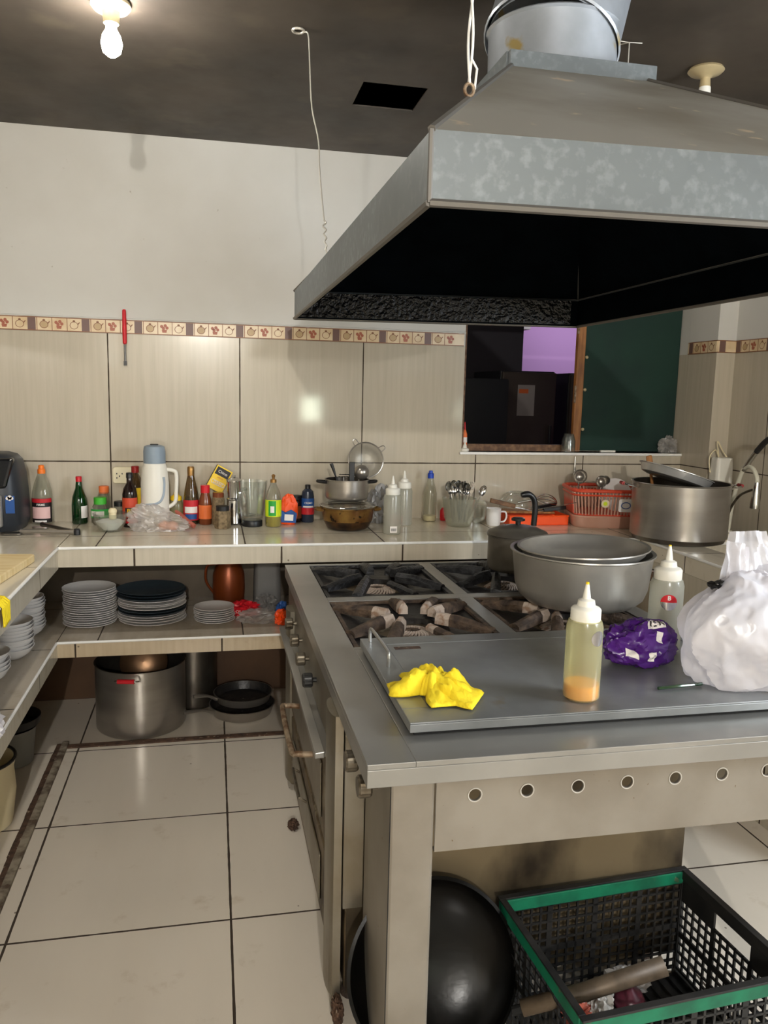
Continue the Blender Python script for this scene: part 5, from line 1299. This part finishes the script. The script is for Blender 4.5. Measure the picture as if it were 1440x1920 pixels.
# ------------------------------------------------------------------ on the range
ZG = ZI-.012+.046
t = thing('pressure_pot', 'small dark lidded pot with a tall black curved handle on the back burner', 'pot', (1.14, 2.86, ZG))
obj('body', pot_body(.112, .135, 'alu', round_=.02), ['alu_dark'], t, smooth=True)
l = obj('lid', LA([(.116, .1365), (.118, .140), (.112, .150), (.07, .168), (.02, .175)], 40, cap1=True), 'alu_dark', t, smooth=True)
obj('knob', LA([(.010, .176), (.010, .188), (.026, .192), (.026, .20), (.018, .204)], 20, cap1=True), 'bakelite', l, smooth=True)
b = bmesh.new(); tube(b, smooth_pts([(.055, -.02, .175), (.058, -.02, .235), (.052, -.02, .275), (.030, -.02, .295), (.0, -.02, .292)], 5), [.011]*15+[.012]*4+[.010, .009], 10); obj('handle', b, 'bakelite', l, smooth=True)
t = thing('wide_pot', 'wide dull aluminium pot with black side handle on the right burner', 'pot', (1.172, 2.375, ZG))
b = bmesh.new(); r, h = .224, .170
lathe(b, [(.150, .0006), (.175, .006), (.200, .028), (.212, .06), (r, h-.004), (r+.008, h), (r+.007, h+.004), (r-.004, h+.002), (.205, .06), (.17, .012), (.01, .008)], 60)
obj('body', b, 'alu', t, smooth=True)
hh = obj('handle', TU(smooth_pts([(.20, -.095, .105), (.235, -.112, .108), (.26, -.135, .112)], 4), [.014]*5+[.012, .011, .010, .009], 8), 'bakelite', t, smooth=True)
obj('handle_bracket', B((.180, .205, -.115, -.080, .09, .125)), 'burnt_dark', t, bevel=.003)
t = thing('steamer_insert', 'dark shallow pan nested slightly tilted inside the wide aluminium pot', 'pan', (1.180, 2.385, ZG+h+.006))
b = bmesh.new(); lathe(b, [(.12, -.045), (.165, -.040), (.196, -.012), (.205, .004), (.213, .006), (.212, .010), (.203, .008), (.190, -.012), (.16, -.034), (.01, -.038)], 56)
xf(b, Matrix.Rotation(-.035, 4, 'Y')); obj('pan', b, 'alu', t, smooth=True)
# foreground squeeze bottles
ZGR = ZI+.032
q = squeeze('squeeze bottle of orange-yellow sauce standing on the near griddle', .80, 1.585, 'squeeze_y', .036, 'mustard', ZGR+.0005, 1.0, 'yellow_p')
disc_lazy = q
q = squeeze('squeeze bottle with a red letter B sticker behind the bags', 1.175, 1.875, 'squeeze', .02, 'squeeze_y', ZGR+.0005, 1.08, 'yellow_p')
def disc_on(r, z, ang, rad, half=None, m='red', nm='badge'):
    b = bmesh.new(); n = 16; prev = None
    for i in range(n+1):
        u = -rad*math.cos(PI*i/n)*.999; hz_ = math.sqrt(max(0, rad*rad-u*u)); aa = math.radians(ang)+u/r
        z0 = z-hz_ if half != 'top' else z; z1 = z+hz_ if half != 'bottom' else z
        z1 = max(z1, z0+.0004)
        cur = [b.verts.new((k*math.cos(aa), k*math.sin(aa), zz)) for k, zz in ((r+.0008, z0), (r+.0008, z1), (r+.0001, z1), (r+.0001, z0))]
        if prev:
            for j in range(4): b.faces.new((prev[j], cur[j], cur[(j+1) % 4], prev[(j+1) % 4]))
        else: b.faces.new(cur)
        prev = cur
    b.faces.new(prev[::-1])
    return obj(nm, b, m, q)
qb = q; q = disc_lazy; disc_on(.0401, .146, -70, .017, None, 'foil', 'round_sticker'); q = qb
rb = .0434
disc_on(rb, .140, -112, .021, 'top', 'red', 'badge'); disc_on(rb, .140, -112, .021, 'bottom', 'foil', 'badge')
aa = math.radians(-112); tx = text('B', .016, 'label_white', q, ((rb+.0014)*math.cos(aa), (rb+.0014)*math.sin(aa), .1515), (PI/2, 0, aa+PI/2), .0002, 'lettering', .0004, rb+.0014)
# purple bag
b = crumple(.098, .064, .064, .17, 1.5, 5, 41)
for v in b.verts:
    if v.co.x < -.03: v.co.z = v.co.z*(.9)+.01*(-.03-v.co.x)/.06
o = obj('food_bag', b, 'purple_bag', None, smooth=True); tag(o, 'glossy purple food bag slumped on the griddle beside the white carrier bag', 'bag'); o.location = (1.055, 1.79, ZGR+.0006); o.rotation_euler = (0, 0, .15)
def onbag(pts, m, nm, th=.0015):
    """thin print patch laid on the bag's near upper side by ray casting in bag space"""
    from mathutils.bvhtree import BVHTree
    tree = BVHTree.FromPolygons([v.co for v in o.data.vertices], [p.vertices for p in o.data.polygons])
    bb = bmesh.new(); d = Vector((0, .8, -.6)).normalized(); ex = Vector((1, 0, 0)); ey = Vector((0, .6, .8))
    def P(u, v):
        org = Vector((0, 0, .04))+ex*u+ey*v-d*.5
        hit = tree.ray_cast(org, d); 
        return (hit[0]-d*th) if hit[0] else org+d*.46
    for quad in pts:
        n_ = 6; (u0, v0), (u1, v1), (u2, v2), (u3, v3) = quad; g = []
        for i in range(n_+1):
            row = []
            for j in range(n_+1):
                s, t_ = i/n_, j/n_
                u = (u0*(1-s)+u1*s)*(1-t_)+(u3*(1-s)+u2*s)*t_; v = (v0*(1-s)+v1*s)*(1-t_)+(v3*(1-s)+v2*s)*t_
                row.append(bb.verts.new(P(u, v)))
            g.append(row)
        for i in range(n_):
            for j in range(n_): bb.faces.new((g[i][j], g[i+1][j], g[i+1][j+1], g[i][j+1]))
    return obj(nm, bb, m, o)
onbag([[(-.01, .022), (.045, .022), (.055, .05), (.0, .045)]], 'label_white', 'white_print')
for qd in ([(-.075, -.03), (-.045, -.045), (-.05, -.02), (-.07, -.01)], [(-.02, -.05), (.0, -.052), (.0, -.036), (-.02, -.035)], [(.0, -.01), (.02, -.018), (.028, .008), (.012, .014)]): onbag([qd], 'label_white', 'small_print')
onbag([[(.0, .028), (.006, .028), (.008, .042), (.002, .042)], [(.012, .027), (.02, .027), (.02, .031), (.012, .031)], [(.012, .037), (.02, .037), (.02, .041), (.012, .041)], [(.026, .028), (.030, .028), (.036, .044), (.032, .044)], [(.038, .028), (.042, .028), (.036, .044), (.032, .044)]], 'label_black', 'lettering', .0026)
# white carrier bag
t = thing('carrier_bag', 'large white plastic carrier bag slumped on the right of the griddle', 'bag', (1.265, 1.625, ZGR+.0008))
b = bmesh.new(); bmesh.ops.create_icosphere(b, subdivisions=6, radius=1)
for v in b.verts:
    p = v.co.copy(); a = math.atan2(p.y, p.x)
    n1 = noise.noise(p*1.6+Vector((3, 1, 2))); n2 = 1-abs(noise.noise(Vector((p.x*2.6, p.y*2.6, p.z*1.3))+Vector((9, 4, 1))))*2.2; n3 = 1-abs(noise.noise(p*6.5))*2
    s = 1+.18*n1+.075*(n2-.4)+.024*(n3-.4)
    p *= s; zf = max(0, p.z)
    pin = 1-.35*zf**1.5
    v.co = Vector((p.x*.185*pin, p.y*.125*pin, p.z*.16))
mz = -.115
for v in b.verts:
    if v.co.z < mz: v.co.z = mz+(v.co.z-mz)*.03
lo_ = min(v.co.z for v in b.verts)
for v in b.verts: v.co.z -= lo_
obj('bag_body', b, 'film_white', t, smooth=True)
def sheet(c, nx=26, ny=22, m='film_white', nm='bag_handle', th=.0012, amp=.012, seed=0):
    """c: 4 corner points + fold noise"""
    b = bmesh.new(); P = [Vector(p) for p in c]; nrm = (P[1]-P[0]).cross(P[3]-P[0]).normalized(); g = []
    for i in range(nx+1):
        row = []
        for j in range(ny+1):
            s, t_ = i/nx, j/ny
            q_ = (P[0]*(1-s)+P[1]*s)*(1-t_)+(P[3]*(1-s)+P[2]*s)*t_
            f = (1-abs(noise.noise(Vector((s*4, t_*1.5, seed))))*2.5)*amp + noise.noise(Vector((s*9, t_*4, seed+5)))*amp*.5
            row.append(b.verts.new(q_+nrm*(f+.02*math.sin(s*PI))))
        g.append(row)
    for i in range(nx):
        for j in range(ny): b.faces.new((g[i][j], g[i+1][j], g[i+1][j+1], g[i][j+1]))
    o = obj(nm, b, m, t, smooth=True); return o
sheet([(-.10, .05, .17), (.13, .05, .17), (.07, .10, .345), (-.03, .10, .345)], seed=1)
sheet([(-.10, .0, .17), (-.01, .04, .16), (-.0, .07, .30), (-.05, .07, .33)], seed=7, amp=.008)
sheet([(-.02, -.05, .20), (.16, -.05, .20), (.20, .02, .25), (.02, .06, .26)], seed=3)
o = obj('dark_contents', crumple(.035, .03, .022, .25, 1.8, 4, 6, ridged=False), 'bakelite', None, smooth=True); tag(o, 'shiny black item showing at the mouth of the white carrier bag', 'packet'); o.location = (1.185, 1.655, ZGR+.205)

# yellow cloth on the griddle
def cloth_blob(name, label, loc, fn, nx=60, ny=60, th=.003):
    b = bmesh.new(); g = []
    for i in range(nx+1):
        g.append([b.verts.new(fn(i/nx, j/ny)) for j in range(ny+1)])
    for i in range(nx):
        for j in range(ny): b.faces.new((g[i][j], g[i+1][j], g[i+1][j+1], g[i][j+1]))
    o = obj(name, b, 'yellow', None, smooth=True); s = o.modifiers.new('s', 'SOLIDIFY'); s.thickness = th; s.offset = 1
    tag(o, label, 'cloth'); o.location = loc; return o
import itertools
def outline(a, k=2.2):
    # lobes: left arm, top lobe, right lobe, bottom lobe
    L = [(180+8, .082, 15), (118, .050, 18), (90, .048, 10), (-8, .066, 26), (-38, .068, 22), (-75, .058, 20), (-112, .042, 18), (40, .040, 24), (150, .030, 14), (-150, .034, 14)]
    s = 0
    for c, r, w_ in L:
        d = (a-c+180) % 360-180; s = max(s, r*math.exp(-(d/w_)**2/2))
    return max(s, .030)
def fn(u, v):
    rr = u; a = v*360
    R_ = outline(a)*(1+.04*noise.noise(Vector((v*20, 0, 3))))
    x = rr*R_*math.cos(math.radians(a))*1.25; y = rr*R_*math.sin(math.radians(a))*1.18
    q_ = Vector((x*22, y*22, 0))
    fold = (1-abs(noise.noise(q_*1.0+Vector((1, 5, 2))))*2.6)*.016+(1-abs(noise.noise(q_*2.1))*2.2)*.006
    env = (1-rr**4)
    z = .003+env*(.016+fold)
    if rr > .97: z = .001
    return (x, y, max(.0008, z))
o = cloth_blob('cleaning_cloth', 'crumpled bright yellow cloth lying on the near left of the griddle', (.483, 1.672, ZGR), fn, 40, 180)
o.scale = (1.06, 1.3, 1.35)
# flat fold overlay pieces give the cloth its layers
b = bmesh.new()
def lobe(b, cx, cy, ang, L, W, H, z0=.004):
    nx, ny = 22, 16; g = []
    c, s = math.cos(ang), math.sin(ang)
    for i in range(nx+1):
        row = []
        for j in range(ny+1):
            u, v = i/nx, j/ny*2-1
            w_ = W*(.45+.55*u)*(1-.15*math.cos(u*5)); x = u*L; y = v*w_
            edge = (1-v*v)**.5*min(1, 1.6*(1-u)+.05)
            z = z0+H*edge*(1-.3*u)+.004*noise.noise(Vector((u*5, v*3, cx*40)))
            if abs(v) == 1 or u == 1: z = max(.0012, z0*.5)
            row.append(b.verts.new((cx+x*c-y*s, cy+x*s+y*c, z)))
        g.append(row)
    for i in range(nx):
        for j in range(ny): b.faces.new((g[i][j], g[i+1][j], g[i+1][j+1], g[i][j+1]))
lobe(b, .0, .0, math.radians(176), .095, .030, .022)
lobe(b, .0, .01, math.radians(106), .075, .036, .026)
lobe(b, -.01, .0, math.radians(-38), .105, .044, .030)
lobe(b, -.005, .0, math.radians(-88), .078, .030, .022)
f_ = obj('fold', b, 'yellow', o, smooth=True); s = f_.modifiers.new('s', 'SOLIDIFY'); s.thickness = .0025; s.offset = 1
o = thing('pen', 'dark green pen lying on the griddle in front of the purple bag', 'pen', (1.06, 1.60, ZGR+.0045)); obj('barrel', TU([(-.06, 0, 0), (.06, .012, 0)], .004, 8), 'bottle_green', o)

# ------------------------------------------------------------------ under the range: wok, crate
t = thing('wok', 'huge black iron wok leaning under the range with its domed back outwards', 'wok', (.488, 1.575, .0))
b = bmesh.new(); pr = []
R0 = .20
for i in range(15):
    a = PI/2*i/14; pr.append((max(.001, R0*math.sin(a)), -.085*math.cos(a)))
pr.append((R0+.004, .002)); pr.append((R0-.004, .004))
for i in range(13, -1, -1):
    a = PI/2*i/14; pr.append((max(.0008, (R0-.004)*math.sin(a)), -.080*math.cos(a)))
lathe(b, pr, 56, cap0=False)
mt = Matrix.Translation((0, .03, .20)) @ Matrix.Rotation(math.radians(90-22), 4, 'X') @ Matrix.Rotation(PI, 4, 'X') @ Matrix.Rotation(PI, 4, 'X')
xf(b, mt)
zmin = min(v.co.z for v in b.verts); xf(b, Matrix.Translation((0, 0, -zmin+.001)))
obj('wok_body', b, 'wok_black', t, smooth=True)
b = TU([(.15, -.13, .205), (.28, -.165, .255), (.44, -.195, .315)], [.017, .0185, .020], 18, caps=False); h_ = obj('handle', b, 'bamboo', t, smooth=True)
s = h_.modifiers.new('s', 'SOLIDIFY'); s.thickness = .003
obj('handle_core', TU([(.13, -.127, .198), (.34, -.1765, .28)], .010, 10), 'void', h_)

# crate
t = thing('plastic_crate', 'black latticed plastic crate with green rim bands under the range', 'crate', (.945, 1.505, 0), math.radians(4))
W, D, H = .505, .385, .298
def grid_wall(b, org, du, length, hgt, cells, rows, z0=.02, mid=True, hole=None, th=.005):
    """lattice wall with square openings; du unit dir, org start"""
    o_ = Vector(org); du = Vector(du); nv = Vector((-du.y, du.x, 0))*th/2
    def bar(u0, u1, za, zb):
        p = [o_+du*u0-nv, o_+du*u1-nv, o_+du*u1+nv, o_+du*u0+nv]
        hexa(b, [(q.x, q.y, za) for q in p], [(q.x, q.y, zb) for q in p])
    bw = .0055; cu = (length)/cells
    for k in range(cells+1):
        wd = bw*(2.6 if k % 5 == 0 else 1); c = k*cu
        bar(max(0, c-wd/2), min(length, c+wd/2), z0, hgt)
    zz = [z0+(hgt-z0)*r/rows for r in range(rows+1)]
    for r, z in enumerate(zz):
        wd = bw*(2.8 if r in (0, rows//2, rows) else 1)
        bar(0, length, max(z0, z-wd/2), min(hgt, z+wd/2))
for nm, org, du, L_ in (('front_wall', (-W/2, -D/2, 0), (1, 0, 0), W), ('back_wall', (W/2, D/2, 0), (-1, 0, 0), W), ('left_wall', (-W/2, D/2, 0), (0, -1, 0), D), ('right_wall', (W/2, -D/2, 0), (0, 1, 0), D)):
    b = bmesh.new()
    if nm == 'right_wall':
        grid_wall(b, org, du, L_, H-.075, 15, 8)
        o_ = Vector(org)
        for u0, u1, za, zb in ((0, .13, H-.075, H-.02), (L_-.13, L_, H-.075, H-.02), (.13, L_-.13, H-.032, H-.02)):
            box(b, o_.x-.003, o_.x+.003, o_.y+u0, o_.y+u1, za, zb)
    else: grid_wall(b, org, du, L_, H-.03, 20 if L_ > .45 else 15, 10)
    obj(nm, b, 'crate_black', t)
b = bmesh.new(); nf = 16
box(b, -W/2, W/2, -D/2, D/2, .004, .007)
for k in range(nf+1): x = -W/2+k*W/nf; box(b, x-.004, x+.004, -D/2, D/2, .007, .014)
obj('crate_floor', b, 'crate_black', t)
for x0, x1, y0, y1 in ((-W/2-.008, W/2+.008, -D/2-.010, -D/2+.006), (-W/2-.008, W/2+.008, D/2-.006, D/2+.010)):
    obj('green_band', B((x0, x1, y0, y1, H-.034, H-.002)), 'crate_green', t, bevel=.002)
obj('green_band', B((-W/2-.010, -W/2+.006, -D/2+.0065, D/2-.0065, H-.034, H-.002)), 'crate_green', t, bevel=.002)
b = B((-W/2-.012, W/2+.012, -D/2-.012, -D/2+.004, H-.002, H+.003), (-W/2-.012, W/2+.012, D/2-.004, D/2+.012, H-.002, H+.003), (-W/2-.012, -W/2+.004, -D/2+.004, D/2-.004, H-.002, H+.003), (W/2-.006, W/2+.012, -D/2+.004, D/2-.004, H-.022, H+.003))
obj('top_rim', b, 'crate_black', t, bevel=.001)
for x, y in ((-W/2, -D/2), (W/2, -D/2), (W/2, D/2), (-W/2, D/2)): obj('corner_post', B((x-.006, x+.006, y-.006, y+.006, .0006, H-.03)), 'crate_black', t)
o = obj('onion', LA([(.003, .001), (.02, .004), (.034, .022), (.036, .034), (.028, .052), (.010, .064), (.004, .078)], 28, cap1=True), 'onion', None, smooth=True); tag(o, 'red onion lying inside the black crate', 'onion'); o.location = (.985, 1.60, .0148); o.scale = (1.1, 1.1, 1)
bag('paper_scrap', 'pale crumpled paper bag beside the red onion in the crate', .905, 1.60, .0145, .03, .025, .045, 'paper', 51, .5, 'paper')
bag('paper_scrap', 'brownish crumpled scrap at the left inside the crate', .845, 1.585, .0145, .03, .02, .03, 'chorizo', 52, .5, 'paper')
bag('net_bag', 'grey clear film heap behind the onion in the crate', 1.0, 1.66, .0145, .06, .02, .035, 'film_clear', 53, .5, 'bag')
# grimy remains on the floor by the range
bag('dirt_clump', 'dark greasy clump on the floor by the far foot of the range', .262, 2.60, 0, .016, .022, .016, 'grime', 61, .4, 'debris')
bag('dirt_clump', 'flaking brown rag at the foot of the near range pilaster', .283, 1.72, 0, .012, .03, .03, 'grime', 62, .4, 'debris')
